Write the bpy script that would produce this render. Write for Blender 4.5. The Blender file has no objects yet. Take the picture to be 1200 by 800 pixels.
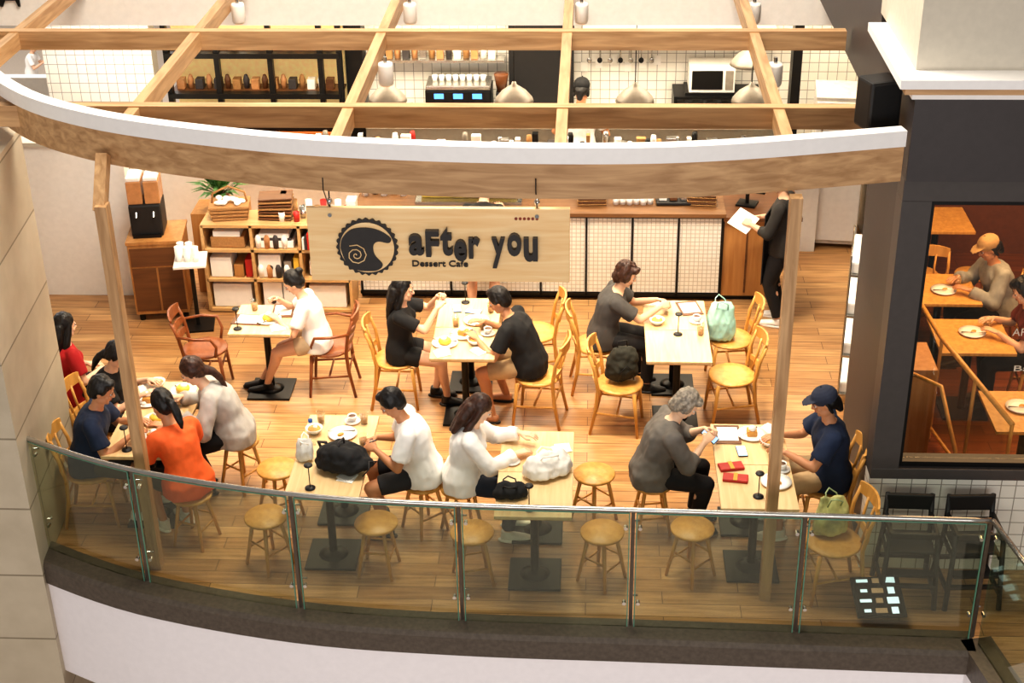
import bpy, bmesh, math, random
from mathutils import Vector as V, Matrix, noise
random.seed(11)
SC=bpy.context.scene.collection
rad=math.radians
# ---------------------------------------------------------------- materials
def lin(h):
    h=h.lstrip('#'); o=[]
    for i in (0,2,4):
        c=int(h[i:i+2],16)/255
        o.append(c/12.92 if c<=.04045 else ((c+.055)/1.055)**2.4)
    return (*o,1)
MC={}
def base(name):
    m=bpy.data.materials.new(name); m.use_nodes=True
    nt=m.node_tree; b=nt.nodes['Principled BSDF']
    return m,nt,b
def coords(nt,scale=(1,1,1),rot=(0,0,0),kind='Object'):
    tc=nt.nodes.new('ShaderNodeTexCoord'); mp=nt.nodes.new('ShaderNodeMapping')
    mp.inputs['Scale'].default_value=scale; mp.inputs['Rotation'].default_value=rot
    nt.links.new(tc.outputs[kind],mp.inputs['Vector']); return mp.outputs['Vector']
def ramp(nt,fac,c1,c2,p1=.3,p2=.7):
    r=nt.nodes.new('ShaderNodeValToRGB'); e=r.color_ramp.elements
    e[0].position=p1; e[0].color=c1; e[1].position=p2; e[1].color=c2
    nt.links.new(fac,r.inputs['Fac']); return r.outputs['Color']
def M(name,hexc,rough=.6,metal=0,var=.12,scale=18,bump=.0,emit=0,spec=None):
    if name in MC: return MC[name]
    m,nt,b=base(name); c=lin(hexc)
    v=coords(nt)
    n=nt.nodes.new('ShaderNodeTexNoise'); n.inputs['Scale'].default_value=scale; n.inputs['Detail'].default_value=4
    nt.links.new(v,n.inputs['Vector'])
    lo=tuple(x*(1-var) for x in c[:3])+(1,); hi=tuple(min(1,x*(1+var)) for x in c[:3])+(1,)
    nt.links.new(ramp(nt,n.outputs['Fac'],lo,hi),b.inputs['Base Color'])
    b.inputs['Roughness'].default_value=rough; b.inputs['Metallic'].default_value=metal
    if bump:
        bp=nt.nodes.new('ShaderNodeBump'); bp.inputs['Strength'].default_value=bump; bp.inputs['Distance'].default_value=.01
        nt.links.new(n.outputs['Fac'],bp.inputs['Height']); nt.links.new(bp.outputs['Normal'],b.inputs['Normal'])
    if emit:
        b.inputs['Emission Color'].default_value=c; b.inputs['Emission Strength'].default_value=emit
    MC[name]=m; return m
def WOOD(name,h1,h2,axis=0,rough=.45,sc=1.0):
    if name in MC: return MC[name]
    m,nt,b=base(name)
    s=[14*sc]*3; s[axis]=1.2*sc
    v=coords(nt,tuple(s))
    n=nt.nodes.new('ShaderNodeTexNoise'); n.inputs['Scale'].default_value=1.6; n.inputs['Detail'].default_value=6; n.inputs['Distortion'].default_value=.6
    nt.links.new(v,n.inputs['Vector'])
    nt.links.new(ramp(nt,n.outputs['Fac'],lin(h1),lin(h2),.3,.7),b.inputs['Base Color'])
    b.inputs['Roughness'].default_value=rough
    bp=nt.nodes.new('ShaderNodeBump'); bp.inputs['Strength'].default_value=.08; bp.inputs['Distance'].default_value=.005
    nt.links.new(n.outputs['Fac'],bp.inputs['Height']); nt.links.new(bp.outputs['Normal'],b.inputs['Normal'])
    MC[name]=m; return m
def BRICK(name,c1,c2,mortar,w,h,ms=.006,rot=(0,0,0),rough=.35,offset=.5,bump=.3,grain=0):
    if name in MC: return MC[name]
    m,nt,b=base(name)
    v=coords(nt,(1,1,1),rot)
    t=nt.nodes.new('ShaderNodeTexBrick'); t.offset=offset
    t.inputs['Scale'].default_value=1; t.inputs['Brick Width'].default_value=w; t.inputs['Row Height'].default_value=h
    t.inputs['Mortar Size'].default_value=ms; t.inputs['Color1'].default_value=lin(c1); t.inputs['Color2'].default_value=lin(c2); t.inputs['Mortar'].default_value=lin(mortar)
    t.inputs['Mortar Smooth'].default_value=.1
    nt.links.new(v,t.inputs['Vector'])
    col=t.outputs['Color']
    if grain:
        mp=nt.nodes.new('ShaderNodeMapping'); mp.inputs['Scale'].default_value=(1.5,22,22) if grain==1 else (3,3,3)
        nt.links.new(v,mp.inputs['Vector'])
        n=nt.nodes.new('ShaderNodeTexNoise'); n.inputs['Scale'].default_value=1.5; n.inputs['Detail'].default_value=6
        nt.links.new(mp.outputs['Vector'],n.inputs['Vector'])
        g=ramp(nt,n.outputs['Fac'],(.62,.55,.46,1) if grain==1 else (.92,.91,.89,1),(1.15,1.15,1.15,1) if grain==1 else (1.05,1.05,1.05,1),.3,.7)
        mx=nt.nodes.new('ShaderNodeMix'); mx.data_type='RGBA'; mx.blend_type='MULTIPLY'; mx.inputs[0].default_value=1
        nt.links.new(col,mx.inputs[6]); nt.links.new(g,mx.inputs[7]); col=mx.outputs[2]
    nt.links.new(col,b.inputs['Base Color']); b.inputs['Roughness'].default_value=rough
    bp=nt.nodes.new('ShaderNodeBump'); bp.inputs['Strength'].default_value=bump; bp.inputs['Distance'].default_value=.004; bp.invert=True
    nt.links.new(t.outputs['Fac'],bp.inputs['Height']); nt.links.new(bp.outputs['Normal'],b.inputs['Normal'])
    MC[name]=m; return m
def GLASS(name,tint,refl=.5,lo=.03):
    if name in MC: return MC[name]
    m,nt,b=base(name); nt.nodes.remove(b)
    t=nt.nodes.new('ShaderNodeBsdfTransparent'); t.inputs[0].default_value=(*tint,1)
    g=nt.nodes.new('ShaderNodeBsdfGlossy'); g.inputs['Roughness'].default_value=.02; g.inputs[0].default_value=(.9,.95,.92,1)
    f=nt.nodes.new('ShaderNodeLayerWeight'); f.inputs[0].default_value=.3
    q=nt.nodes.new('ShaderNodeMath'); q.operation='POWER'; q.inputs[1].default_value=3; nt.links.new(f.outputs['Facing'],q.inputs[0])
    q2=nt.nodes.new('ShaderNodeMath'); q2.operation='MULTIPLY_ADD'; q2.inputs[1].default_value=refl; q2.inputs[2].default_value=lo; nt.links.new(q.outputs[0],q2.inputs[0])
    x=nt.nodes.new('ShaderNodeMixShader'); o=nt.nodes['Material Output']
    nt.links.new(q2.outputs[0],x.inputs[0]); nt.links.new(t.outputs[0],x.inputs[1]); nt.links.new(g.outputs[0],x.inputs[2]); nt.links.new(x.outputs[0],o.inputs[0])
    MC[name]=m; return m
RX=(rad(90),0,0)
floorM=BRICK('floor_planks','c99f6e','aa7e52','634426',1.15,.15,.003,rough=.30,grain=1,bump=.25)
shopfloorM=BRICK('shop_floor_planks','8a4d28','6e3c1e','341a0c',1.0,.14,.003,rough=.35,grain=1)
stoneM=BRICK('beige_stone','c9bda8','beb19b','8c806c',1.6,.62,.008,rot=RX,rough=.6,offset=0,grain=2)
tileM=BRICK('white_grid_tile','f3f0e8','eeeae0','a09b92',.11,.11,.004,rot=RX,offset=0,rough=.25)
tilesM=BRICK('small_white_tile','eeebe2','e7e3d8','c4beb0',.045,.045,.004,rot=RX,offset=0,rough=.25)
pergM=WOOD('pergola_oak_x','a37c54','cfa87c',0); pergY=WOOD('pergola_oak_y','a37c54','cfa87c',1); pergZ=WOOD('pergola_oak_z','a37c54','cfa87c',2)
ashX=WOOD('ash_top','d8b482','e6cb9c',1,rough=.35); signM=WOOD('sign_ash','eec48a','fbdba8',0)
honey=WOOD('honey_wood','c08a42','dca65a',2,rough=.4); brownW=WOOD('brown_wood','7b4322','94562f',2,rough=.35)
cabW=WOOD('cabinet_wood','a8733f','bd8a52',2); shelfW=WOOD('shelf_wood','c39a64','d6b07c',0); darkw=WOOD('dark_wood','5d3a20','744a2a',0)
white=M('white_paint','f3efe8',.5,var=.03); whiteC=M('canopy_white','f2f0ee',.4,var=.02); fasciaM=M('fascia_white','f2edef',.4,var=.02)
ledgeM=M('ledge_stone','584e45',.45,var=.2,scale=30,bump=.1)
black=M('black_metal','141312',.4,.3,var=.1); blackp=M('black_plastic','1b1a1a',.5); dgrey=M('charcoal_panel','3f3a3a',.5,var=.06); dgrey2=M('charcoal_frame','4a4543',.45,var=.05)
steel=M('steel','b9b7b2',.25,.9,var=.05); chrome=M('chrome','d5d5d5',.12,1,var=.02)
creamM=M('cream_plaster','cbc3b3',.7,var=.04); paper=M('paper','f5f2ea',.7,var=.03); china=M('china','f7f4ee',.2,var=.01)
glass=GLASS('railing_glass',(.75,.79,.71),.7,.08); wglass=GLASS('window_glass',(.97,.97,.95),.3); cglass=GLASS('clear_glass',(.93,.95,.95))
edgeG=M('glass_edge','5d8a76',.2,var=.05)
yellow=M('custard','e9c14a',.4); red=M('red','b3261e',.5); orange=M('orange_fabric','f2692e',.8,var=.08,bump=.2)
greyL=M('lamp_grey','8d857a',.45,.2); screen=M('screen_glow','9fc6e8',.3,emit=1.0); amber=M('amber_glow','e8a04a',.4,emit=.9)
# ---------------------------------------------------------------- mesh builder
def orth(d):
    d=d.normalized(); a=V((0,0,1)) if abs(d.z)<.95 else V((0,1,0))
    u=a.cross(d).normalized(); w=d.cross(u); return u,w
class MB:
    def __init__(s): s.v=[];s.f=[];s.m=[];s.s=[];s.mats=[]
    def mi(s,mat):
        if mat not in s.mats: s.mats.append(mat)
        return s.mats.index(mat)
    def add(s,vs,fs,mat,smooth=False,T=None):
        o=len(s.v); k=s.mi(mat)
        if T is not None: vs=[T@V(v) for v in vs]
        s.v+= [tuple(v) for v in vs]
        for f in fs: s.f.append(tuple(i+o for i in f)); s.m.append(k); s.s.append(smooth)
        return s
    def box(s,c,size,mat,R=None,bev=0,T=None):
        bm=bmesh.new(); bmesh.ops.create_cube(bm,size=1)
        for v in bm.verts: v.co=V((v.co.x*size[0],v.co.y*size[1],v.co.z*size[2]))
        if bev: bmesh.ops.bevel(bm,geom=bm.edges[:],offset=bev,segments=2,affect='EDGES',profile=.6)
        X=Matrix.Translation(V(c))
        if R is not None: X=X@R.to_4x4()
        if T is not None: X=T@X
        bm.verts.index_update()
        vs=[X@v.co for v in bm.verts]; fs=[[v.index for v in f.verts] for f in bm.faces]; bm.free()
        return s.add(vs,fs,mat,False)
    def b2(s,x0,x1,y0,y1,z0,z1,mat,bev=0):
        return s.box(((x0+x1)/2,(y0+y1)/2,(z0+z1)/2),(abs(x1-x0),abs(y1-y0),abs(z1-z0)),mat,bev=bev)
    def cyl(s,p0,p1,r0,r1,mat,n=16,T=None):
        p0=V(p0);p1=V(p1); u,w=orth(p1-p0); vs=[];fs=[]
        for p,r in((p0,r0),(p1,r1)):
            for i in range(n):
                a=2*math.pi*i/n; vs.append(p+u*(r*math.cos(a))+w*(r*math.sin(a)))
        for i in range(n): fs.append((i,(i+1)%n,n+(i+1)%n,n+i))
        s.add(vs,fs,mat,True,T); s.add(vs[:n],[tuple(range(n))[::-1]],mat,False,T); s.add(vs[n:],[tuple(range(n))],mat,False,T)
        return s
    def tube(s,pts,r,mat,n=8,T=None,flat=None):
        pts=[V(p) for p in pts]; vs=[];fs=[];m=len(pts)
        rs=r if isinstance(r,(list,tuple)) else [r]*m
        pu=None
        for i,p in enumerate(pts):
            d=(pts[min(i+1,m-1)]-pts[max(i-1,0)]).normalized()
            if pu is None: u,w=orth(d)
            else:
                u=(pu-d*pu.dot(d)).normalized(); w=d.cross(u)
            pu=u
            for k in range(n):
                a=2*math.pi*k/n; vs.append(p+u*(rs[i]*math.cos(a))+w*(rs[i]*math.sin(a)))
        for i in range(m-1):
            for k in range(n): fs.append((i*n+k,i*n+(k+1)%n,(i+1)*n+(k+1)%n,(i+1)*n+k))
        fs.append(tuple(range(n))[::-1]); fs.append(tuple(range((m-1)*n,m*n)))
        return s.add(vs,fs,mat,True,T)
    def lathe(s,prof,c,mat,n=24,T=None,sx=1,sy=1):
        vs=[];fs=[];c=V(c)
        for r,z in prof:
            for i in range(n):
                a=2*math.pi*i/n; vs.append(c+V((r*sx*math.cos(a),r*sy*math.sin(a),z)))
        m=len(prof)
        for j in range(m-1):
            for i in range(n): fs.append((j*n+i,j*n+(i+1)%n,(j+1)*n+(i+1)%n,(j+1)*n+i))
        if prof[0][0]>1e-4: fs.append(tuple(range(n))[::-1])
        if prof[-1][0]>1e-4: fs.append(tuple(range((m-1)*n,m*n)))
        return s.add(vs,fs,mat,True,T)
    def ell(s,c,r,mat,T=None,n=14,R=None):
        vs,fs=ellipsoid(V(c),r,R,n); return s.add(vs,fs,mat,True,T)
    def prism(s,poly,z0,z1,mat):
        n=len(poly); vs=[(x,y,z0) for x,y in poly]+[(x,y,z1) for x,y in poly]
        fs=[tuple(range(n))[::-1],tuple(range(n,2*n))]+[(i,(i+1)%n,n+(i+1)%n,n+i) for i in range(n)]
        return s.add(vs,fs,mat)
    def sweep(s,path,prof,mat):
        m=len(path);k=len(prof);vs=[];fs=[]
        for i,p in enumerate(path):
            a=V(path[max(i-1,0)]);b=V(path[min(i+1,m-1)]);d=(b-a).normalized(); nrm=V((-d.y,d.x))
            for o,z in prof: q=V(p)+nrm*o; vs.append((q.x,q.y,z))
        for i in range(m-1):
            for j in range(k): fs.append((i*k+j,(i+1)*k+j,(i+1)*k+(j+1)%k,i*k+(j+1)%k))
        fs.append(tuple(range(k))); fs.append(tuple(range((m-1)*k,m*k))[::-1])
        return s.add(vs,fs,mat)
    def mesh(s,name):
        me=bpy.data.meshes.new(name); me.from_pydata(s.v,[],s.f)
        for m in s.mats: me.materials.append(m)
        me.polygons.foreach_set('material_index',s.m); me.polygons.foreach_set('use_smooth',s.s)
        me.update(); return me
    def obj(s,name,loc=(0,0,0),rz=0,parent=None):
        return put(s.mesh(name),name,loc,rz,parent)
def put(me,name,loc=(0,0,0),rz=0,parent=None,rx=0):
    o=bpy.data.objects.new(name,me); SC.objects.link(o); o.location=loc; o.rotation_euler=(rad(rx),0,rad(rz))
    if parent: o.parent=parent
    return o
def ellipsoid(c,r,R=None,n=14):
    vs=[];fs=[];m=n//2+1
    vs.append(c+((R@V((0,0,-r[2]))) if R else V((0,0,-r[2]))))
    for j in range(1,m):
        t=-math.pi/2+math.pi*j/m
        for i in range(n):
            a=2*math.pi*i/n; q=V((r[0]*math.cos(t)*math.cos(a),r[1]*math.cos(t)*math.sin(a),r[2]*math.sin(t)))
            vs.append(c+(R@q if R else q))
    q=V((0,0,r[2])); vs.append(c+(R@q if R else q)); L=len(vs)-1
    for i in range(n): fs.append((0,1+(i+1)%n,1+i))
    for j in range(m-2):
        for i in range(n):
            a=1+j*n+i;b=1+j*n+(i+1)%n; fs.append((a,b,b+n,a+n))
    for i in range(n): fs.append((L,1+(m-2)*n+i,1+(m-2)*n+(i+1)%n))
    return vs,fs
# ---------------------------------------------------------------- blobs (voxel-unioned organic surfaces)
class Blob:
    def __init__(s): s.v=[];s.f=[]
    def add(s,vs,fs):
        o=len(s.v); s.v+=[tuple(v) for v in vs]; s.f+=[tuple(i+o for i in f) for f in fs]
    def ell(s,c,r,R=None,n=16): s.add(*ellipsoid(V(c),r,R,n))
    def cap(s,p0,r0,p1,r1,flat0=False,flat1=False,n=14):
        p0=V(p0);p1=V(p1);d=(p1-p0)
        if d.length<1e-5: return s.ell(p0,(r0,)*3)
        d=d.normalized();u,w=orth(d); rings=[]
        if not flat0:
            for a in (80,55,28): rings.append((p0-d*(r0*math.sin(rad(a))),r0*math.cos(rad(a))))
        rings.append((p0,r0)); rings.append(((p0+p1)/2,(r0+r1)/2)); rings.append((p1,r1))
        if not flat1:
            for a in (28,55,80): rings.append((p1+d*(r1*math.sin(rad(a))),r1*math.cos(rad(a))))
        vs=[];fs=[]
        for c,r in rings:
            for i in range(n):
                a=2*math.pi*i/n; vs.append(c+u*(r*math.cos(a))+w*(r*math.sin(a)))
        m=len(rings)
        for j in range(m-1):
            for i in range(n): fs.append((j*n+i,j*n+(i+1)%n,(j+1)*n+(i+1)%n,(j+1)*n+i))
        fs.append(tuple(range(n))[::-1]); fs.append(tuple(range((m-1)*n,m*n))); s.add(vs,fs)
    def chain(s,pts,rs,**k):
        for i in range(len(pts)-1): s.cap(pts[i],rs[i],pts[i+1],rs[i+1],**k)
    def loft(s,rings,n=20):
        vs=[];fs=[];m=len(rings)
        for c,a,b,rx,ry in rings:
            for i in range(n):
                t=2*math.pi*i/n; ct,st=math.cos(t),math.sin(t)
                e=.85; ct=math.copysign(abs(ct)**e,ct); st=math.copysign(abs(st)**e,st)
                vs.append(V(c)+a*(rx*ct)+b*(ry*st))
        for j in range(m-1):
            for i in range(n): fs.append((j*n+i,j*n+(i+1)%n,(j+1)*n+(i+1)%n,(j+1)*n+i))
        fs.append(tuple(range(n))[::-1]); fs.append(tuple(range((m-1)*n,m*n))); s.add(vs,fs)
    def remesh(s,voxel,smooth=4,nz=0,ns=14,stretch=(1,1,1)):
        me=bpy.data.meshes.new('tmp'); me.from_pydata(s.v,[],s.f)
        o=bpy.data.objects.new('tmp',me); SC.objects.link(o)
        r=o.modifiers.new('r','REMESH'); r.mode='VOXEL'; r.voxel_size=voxel; r.adaptivity=0
        if smooth:
            q=o.modifiers.new('s','SMOOTH'); q.factor=.5; q.iterations=smooth
        dg=bpy.context.evaluated_depsgraph_get(); dg.update()
        ev=o.evaluated_get(dg); m2=ev.to_mesh()
        vs=[v.co.copy() for v in m2.vertices]; nm=[v.normal.copy() for v in m2.vertices]; fs=[tuple(p.vertices) for p in m2.polygons]
        ev.to_mesh_clear(); bpy.data.objects.remove(o); bpy.data.meshes.remove(me)
        if nz:
            off=V((random.random()*9,random.random()*9,0))
            out=[]
            for v,n in zip(vs,nm):
                q=V((v.x*stretch[0],v.y*stretch[1],v.z*stretch[2]))*ns+off
                out.append(v+n*(noise.noise(q)*nz+noise.noise(q*2.3)*nz*.5))
            vs=out
        return vs,fs
def skinm(n,h): return M('skin_'+n,h,.5,var=.04,scale=6)
lipM=M('lips','a8574a',.45); eyeW=M('eye_white','eeeae4',.2,var=.01); eyeB=M('eye_iris','1c110c',.15)
def fabric(n,h,b=.25,var=.14): return M('fabric_'+n,h,.85,var=var,scale=9,bump=b)
def hairm(n,h): return M('hair_'+n,h,.5,var=.5,scale=40,bump=.4)
hb=Blob()
hb.ell((0,-.008,.02),(.075,.094,.103)); hb.ell((0,.022,-.045),(.056,.066,.07)); hb.ell((0,.068,-.088),(.022,.018,.017))
hb.ell((.03,.02,-.06),(.034,.055,.045)); hb.ell((-.03,.02,-.06),(.034,.055,.045))
hb.cap((0,.084,.018),.008,(0,.104,-.018),.0115); hb.ell((.011,.092,-.022),(.0085,.01,.008)); hb.ell((-.011,.092,-.022),(.0085,.01,.008))
for sx in (1,-1):
    hb.ell((sx*.077,-.006,-.004),(.009,.018,.031)); hb.ell((sx*.03,.078,.027),(.022,.011,.008)); hb.ell((sx*.04,.06,-.025),(.02,.02,.022))
hb.ell((0,.082,-.05),(.022,.01,.013))
HEADS=hb.remesh(.0062,2)
def face_parts(mb,T,hairmat):
    for sx in (1,-1):
        mb.ell((sx*.031,.0765,.007),(.0135,.0085,.0075),eyeW,T=T,n=10); mb.ell((sx*.031,.0835,.006),(.0065,.003,.0065),eyeB,T=T,n=8)
        mb.tube([(sx*.017,.088,.026),(sx*.031,.089,.031),(sx*.047,.078,.026)],[.0025,.0035,.002],hairmat,6,T=T)
        mb.tube([(sx*.018,.084,.011),(sx*.031,.0875,.0155),(sx*.045,.078,.011)],.002,hairmat,6,T=T)
    mb.ell((0,.0905,-.046),(.021,.0055,.0045),lipM,T=T,n=10); mb.ell((0,.089,-.054),(.018,.0055,.0055),lipM,T=T,n=10)
def make_hand(curl,spread=1.0):
    b=Blob()
    b.loft([(V((0,-.012,0)),V((1,0,0)),V((0,0,1)),.024,.018),(V((0,.02,-.001)),V((1,0,0)),V((0,0,1)),.034,.016),(V((0,.06,-.001)),V((1,0,0)),V((0,0,1)),.040,.014),(V((0,.086,0)),V((1,0,0)),V((0,0,1)),.038,.011)],14)
    for x,l,an,k in ((-.029,.078,6,.9),(-.010,.086,1,.95),(.010,.080,-3,1.0),(.028,.064,-8,1.1)):
        p=V((x,.078,0)); a=0; pts=[p-V((0,.02,0))]+[p]; rs=[.009,.0093]
        for j,(fr,r) in enumerate(((.46,.0085),(.30,.0078),(.24,.0068))):
            a+=curl*k*(.7,1.1,.7)[j]
            d=V((-math.sin(rad(an*spread))*math.cos(rad(a)),math.cos(rad(an*spread))*math.cos(rad(a)),-math.sin(rad(a))))
            p=p+d*(l*fr); pts.append(p); rs.append(r)
        b.chain(pts,rs,n=10)
    b.chain([(-.018,.014,-.006),(-.040,.040,-.012),(-.054,.066,-.018-curl*.0002),(-.050-.0+curl*.0004,.092,-.024-curl*.0003)],[.015,.0125,.010,.0078],n=10)
    return b.remesh(.0042,2)
HANDS={'relax':make_hand(18),'flat':make_hand(6,1.4),'grip':make_hand(48,.6)}
def ik(A,T,a,b,pole):
    d=T-A; L=d.length
    if L>(a+b)*.995: T=A+d*((a+b)*.995/L); d=T-A; L=d.length
    d=d.normalized(); x=(a*a-b*b+L*L)/(2*L); h=math.sqrt(max(a*a-x*x,1e-6))
    q=(pole-d*pole.dot(d)); q=q.normalized() if q.length>1e-4 else V((0,0,1))
    return A+d*x+q*h,T
def person(name,loc,face,skin,top,bottom,hair,hip=.56,lean=12,lat=0,pitch=20,yaw=0,hands=((.14,.38,.82),(-.14,.38,.82)),feet=((.1,.38),(-.1,.38)),
           female=False,sleeve='short',legs='long',shoe=None,style='short',handpose=('relax','relax'),fz=(0,0),s=1.0,stand=False,fit=0,props=None,apron=None,heel=0,elbow=.55):
    mb=MB(); X=V((1,0,0)); HZ=V((0,0,hip))
    def D(a): return V((math.sin(rad(lat)),math.sin(rad(a)),math.cos(rad(a)))).normalized()
    def Fw(a): return V((0,math.cos(rad(a)),-math.sin(rad(a))))
    sw=.158 if female else .182
    S0=HZ; S1=S0+D(lean*.4)*.16*s; S2=S1+D(lean)*.16*s; S3=S2+D(lean*1.2)*.15*s
    la=lean*1.2
    hd=D(lean*.5+pitch*.5); HC=S3+hd*.165*s+V((0,.012,0))
    sh=[S3-D(la)*.055*s+X*(sg*sw*s) for sg in (1,-1)]
    hipj=[HZ+X*(sg*.088*s)+V((0,.0,-.005)) for sg in (1,-1)]
    ua,fa=.275*s,.25*s; th,sn=.42*s,.41*s
    el=[];wr=[]
    for i,sg in ((0,1),(1,-1)):
        e,w=ik(sh[i],V(hands[i]),ua,fa,V((sg*elbow,-.35,-.8))); el.append(e);wr.append(w)
    kn=[];an=[]
    for i,sg in ((0,1),(1,-1)):
        k,a=ik(hipj[i],V((feet[i][0],feet[i][1],.085+fz[i])),th,sn,V((sg*.12,1,.45)) ); kn.append(k);an.append(a)
    w0=.165 if female else .16; w1=.125 if female else .145; w2=.142 if female else .165
    # skin: one continuous body surface
    b=Blob()
    def torso(bl,g,lo=-.05,neck=True):
        r=[(S0+D(0)*lo,X,Fw(0),(w0+g*1.6)*(.97 if g==0 else 1.05),.115+g*2.2),(S0+D(0)*.03,X,Fw(0),w0+g*1.8,.118+g*2),(S1,X,Fw(lean*.5),w1+g*1.2,.1+g),(S2,X,Fw(lean),w2+g,.118+g),(S3-D(la)*.075,X,Fw(la),w2+g+.012,.1+g*.9),(S3-D(la)*.025,X,Fw(la),(w2+g)*.7,.075+g*.7),(S3+D(la)*.005,X,Fw(la),.068+g*.3,.058+g*.3)]
        bl.loft([(c,a,f,x*s,y*s) for c,a,f,x,y in r])
        for q in sh: bl.cap(S3-D(la)*.05*s,.05*s+g*.7,q,.05*s+g*.7)
        if female: 
            for sg in (1,-1): bl.ell(S2+Fw(lean)*(.085*s)+X*(sg*.065*s)+D(lean)*.02,(.058+g*.5,.05+g*.5,.055+g*.5))
    torso(b,0)
    b.cap(S3-D(la)*.03,.054*s,HC-hd*.05*s,.05*s)
    for i in (0,1):
        b.chain([sh[i],sh[i].lerp(el[i],.35),el[i]],[.048*s,.047*s,.036*s]); b.chain([el[i],el[i].lerp(wr[i],.3),wr[i]],[.037*s,.038*s,.024*s])
        b.chain([hipj[i],hipj[i].lerp(kn[i],.4),kn[i]],[.092*s,.082*s,.056*s]); 
        cal=kn[i].lerp(an[i],.3)-V((0,.012,0)); b.chain([kn[i],cal,kn[i].lerp(an[i],.7),an[i]],[.054*s,.056*s,.040*s,.035*s])
    vs,fs=b.remesh(.0125,3); mb.add(vs,fs,skin,True)
    # head, face, hands
    HR=Matrix.Translation(HC)@Matrix.Rotation(rad(yaw),4,'Z')@Matrix.Rotation(rad(-pitch-lean*.3),4,'X')@Matrix.Rotation(rad(lat*.5),4,'Y')@Matrix.Scale(s*1.0,4)
    mb.add(HEADS[0],HEADS[1],skin,True,HR); face_parts(mb,HR,hair)
    for i,sg in ((0,1),(1,-1)):
        d=(wr[i]-el[i]).normalized(); 
        d=(d+V((0,0,-.25 if wr[i].z>.78 and not stand else 0))).normalized() if handpose[i]!='up' else d
        hp=handpose[i] if handpose[i] in HANDS else 'grip'
        up=V((0,0,1)) if hp!='grip' else (V((sg*.7,0,.7)))
        if abs(d.z)>.8: up=V((sg,0.3,0))
        z=(up-d*up.dot(d)).normalized(); x=d.cross(z).normalized()
        Rm=Matrix((x,d,z)).transposed().to_4x4()
        T=Matrix.Translation(wr[i])@Rm@Matrix.Scale(s*.97,4)
        if sg<0: T=T@Matrix.Scale(-1,4,V((1,0,0)))
        hv,hf=HANDS[hp]; 
        if sg<0: hf=[f[::-1] for f in hf]
        mb.add(hv,hf,skin,True,T)
        if props and props[i]=='phone':
            mb.box((-.005,.085,-.03),(.145,.072,.009),blackp,T=T,bev=.003); mb.box((-.005,.085,-.0255+.0005),(.13,.062,.001),screen,T=T)
        if props and props[i]=='fork': mb.tube([(-.03,.03,-.02),(-.04,.10,-.03),(-.05,.19,-.05)],[.003,.002,.005],steel,6,T=T)
        if props and props[i]=='paper': mb.box((0,.12,-.03),(.21,.28,.004),paper,T=T)
    # top
    t=Blob(); g=.014+fit
    torso(t,g,lo=-.09 if not stand else -.10)
    for i in (0,1):
        if sleeve=='none': continue
        if sleeve=='short':
            e=sh[i].lerp(el[i],.72); t.cap(sh[i],.053*s+g*.8,e,.052*s+g*1.3,flat1=True)
        else:
            t.chain([sh[i],el[i]],[.053*s+g*.8,.043*s+g*1.1]); t.cap(el[i],.043*s+g*1.1,el[i].lerp(wr[i],.92 if sleeve=='long' else .45),.032*s+g,flat1=True)
    vs,fs=t.remesh(.013,3,.007+fit*.35,11,(1,1,.6)); mb.add(vs,fs,top,True)
    # trousers / shorts
    p=Blob(); g2=.012
    p.loft([(S0+V((0,0,-.075)),X,V((0,1,0)),(w0+g2)*s,.12*s),(S0,X,V((0,1,0)),(w0+.006)*s,.124*s),(S0+D(0)*.08*s,X,V((0,1,0)),(w1+.01)*s,.10*s)])
    for i in (0,1):
        if legs=='long':
            p.chain([hipj[i],hipj[i].lerp(kn[i],.5),kn[i]],[.094*s,.09*s,.072*s]); p.cap(kn[i],.071*s,kn[i].lerp(an[i],.93),.055*s,flat1=True)
        elif legs=='shorts':
            p.cap(hipj[i],.096*s,hipj[i].lerp(kn[i],.84),.084*s,flat1=True)
        elif legs=='short_shorts':
            p.cap(hipj[i],.096*s,hipj[i].lerp(kn[i],.5),.097*s,flat1=True)
    vs,fs=p.remesh(.013,3,.004,10); mb.add(vs,fs,bottom,True)
    if apron:
        mb.box((0,.165,hip-.05),(.34,.012,.75),apron,bev=.004)
    # shoes
    for i in (0,1):
        a=an[i]; q=Blob()
        q.loft([(a+V((0,-.055,-.04)),X,V((0,0,1)),.028,.03),(a+V((0,-.02,-.035)),X,V((0,0,1)),.036,.04),(a+V((0,.06,-.045)),X,V((0,0,1)),.042,.032),(a+V((0,.13,-.055)),X,V((0,0,1)),.045,.024),(a+V((0,.185,-.06)),X,V((0,0,1)),.03,.016)],14)
        if shoe: q.cap(a+V((0,-.01,-.03)),.042,a+V((0,-.01,.015)),.043,flat1=True)
        vs,fs=q.remesh(.009,2); mb.add(vs,fs,shoe if shoe else skin,True)
        sole=china if shoe and shoe.name.endswith('white') else blackp
        mb.lathe([(.001,0),(.95,0),(1,.006),(1,.016),(.97,.02),(.001,.02)],a+V((0,.06,-.085)),sole,20,sx=.047,sy=.138)
    # hair
    h=Blob(); hz=.006
    if style!='cap': h.ell((0,-.022,.042),(.085,.099,.1)); h.ell((0,-.045,-.0),(.078,.07,.085))
    if style=='short':
        for sg in (1,-1): h.ell((sg*.068,-.012,.03),(.022,.05,.04))
        h.ell((.02,.035,.1),(.055,.05,.03))
    if style=='messy':
        for sg in (1,-1): h.ell((sg*.072,-.015,.0),(.022,.06,.06))
        h.ell((0,-.05,-.05),(.07,.06,.06)); h.ell((.02,.05,.085),(.06,.045,.035)); hz=.012
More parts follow.
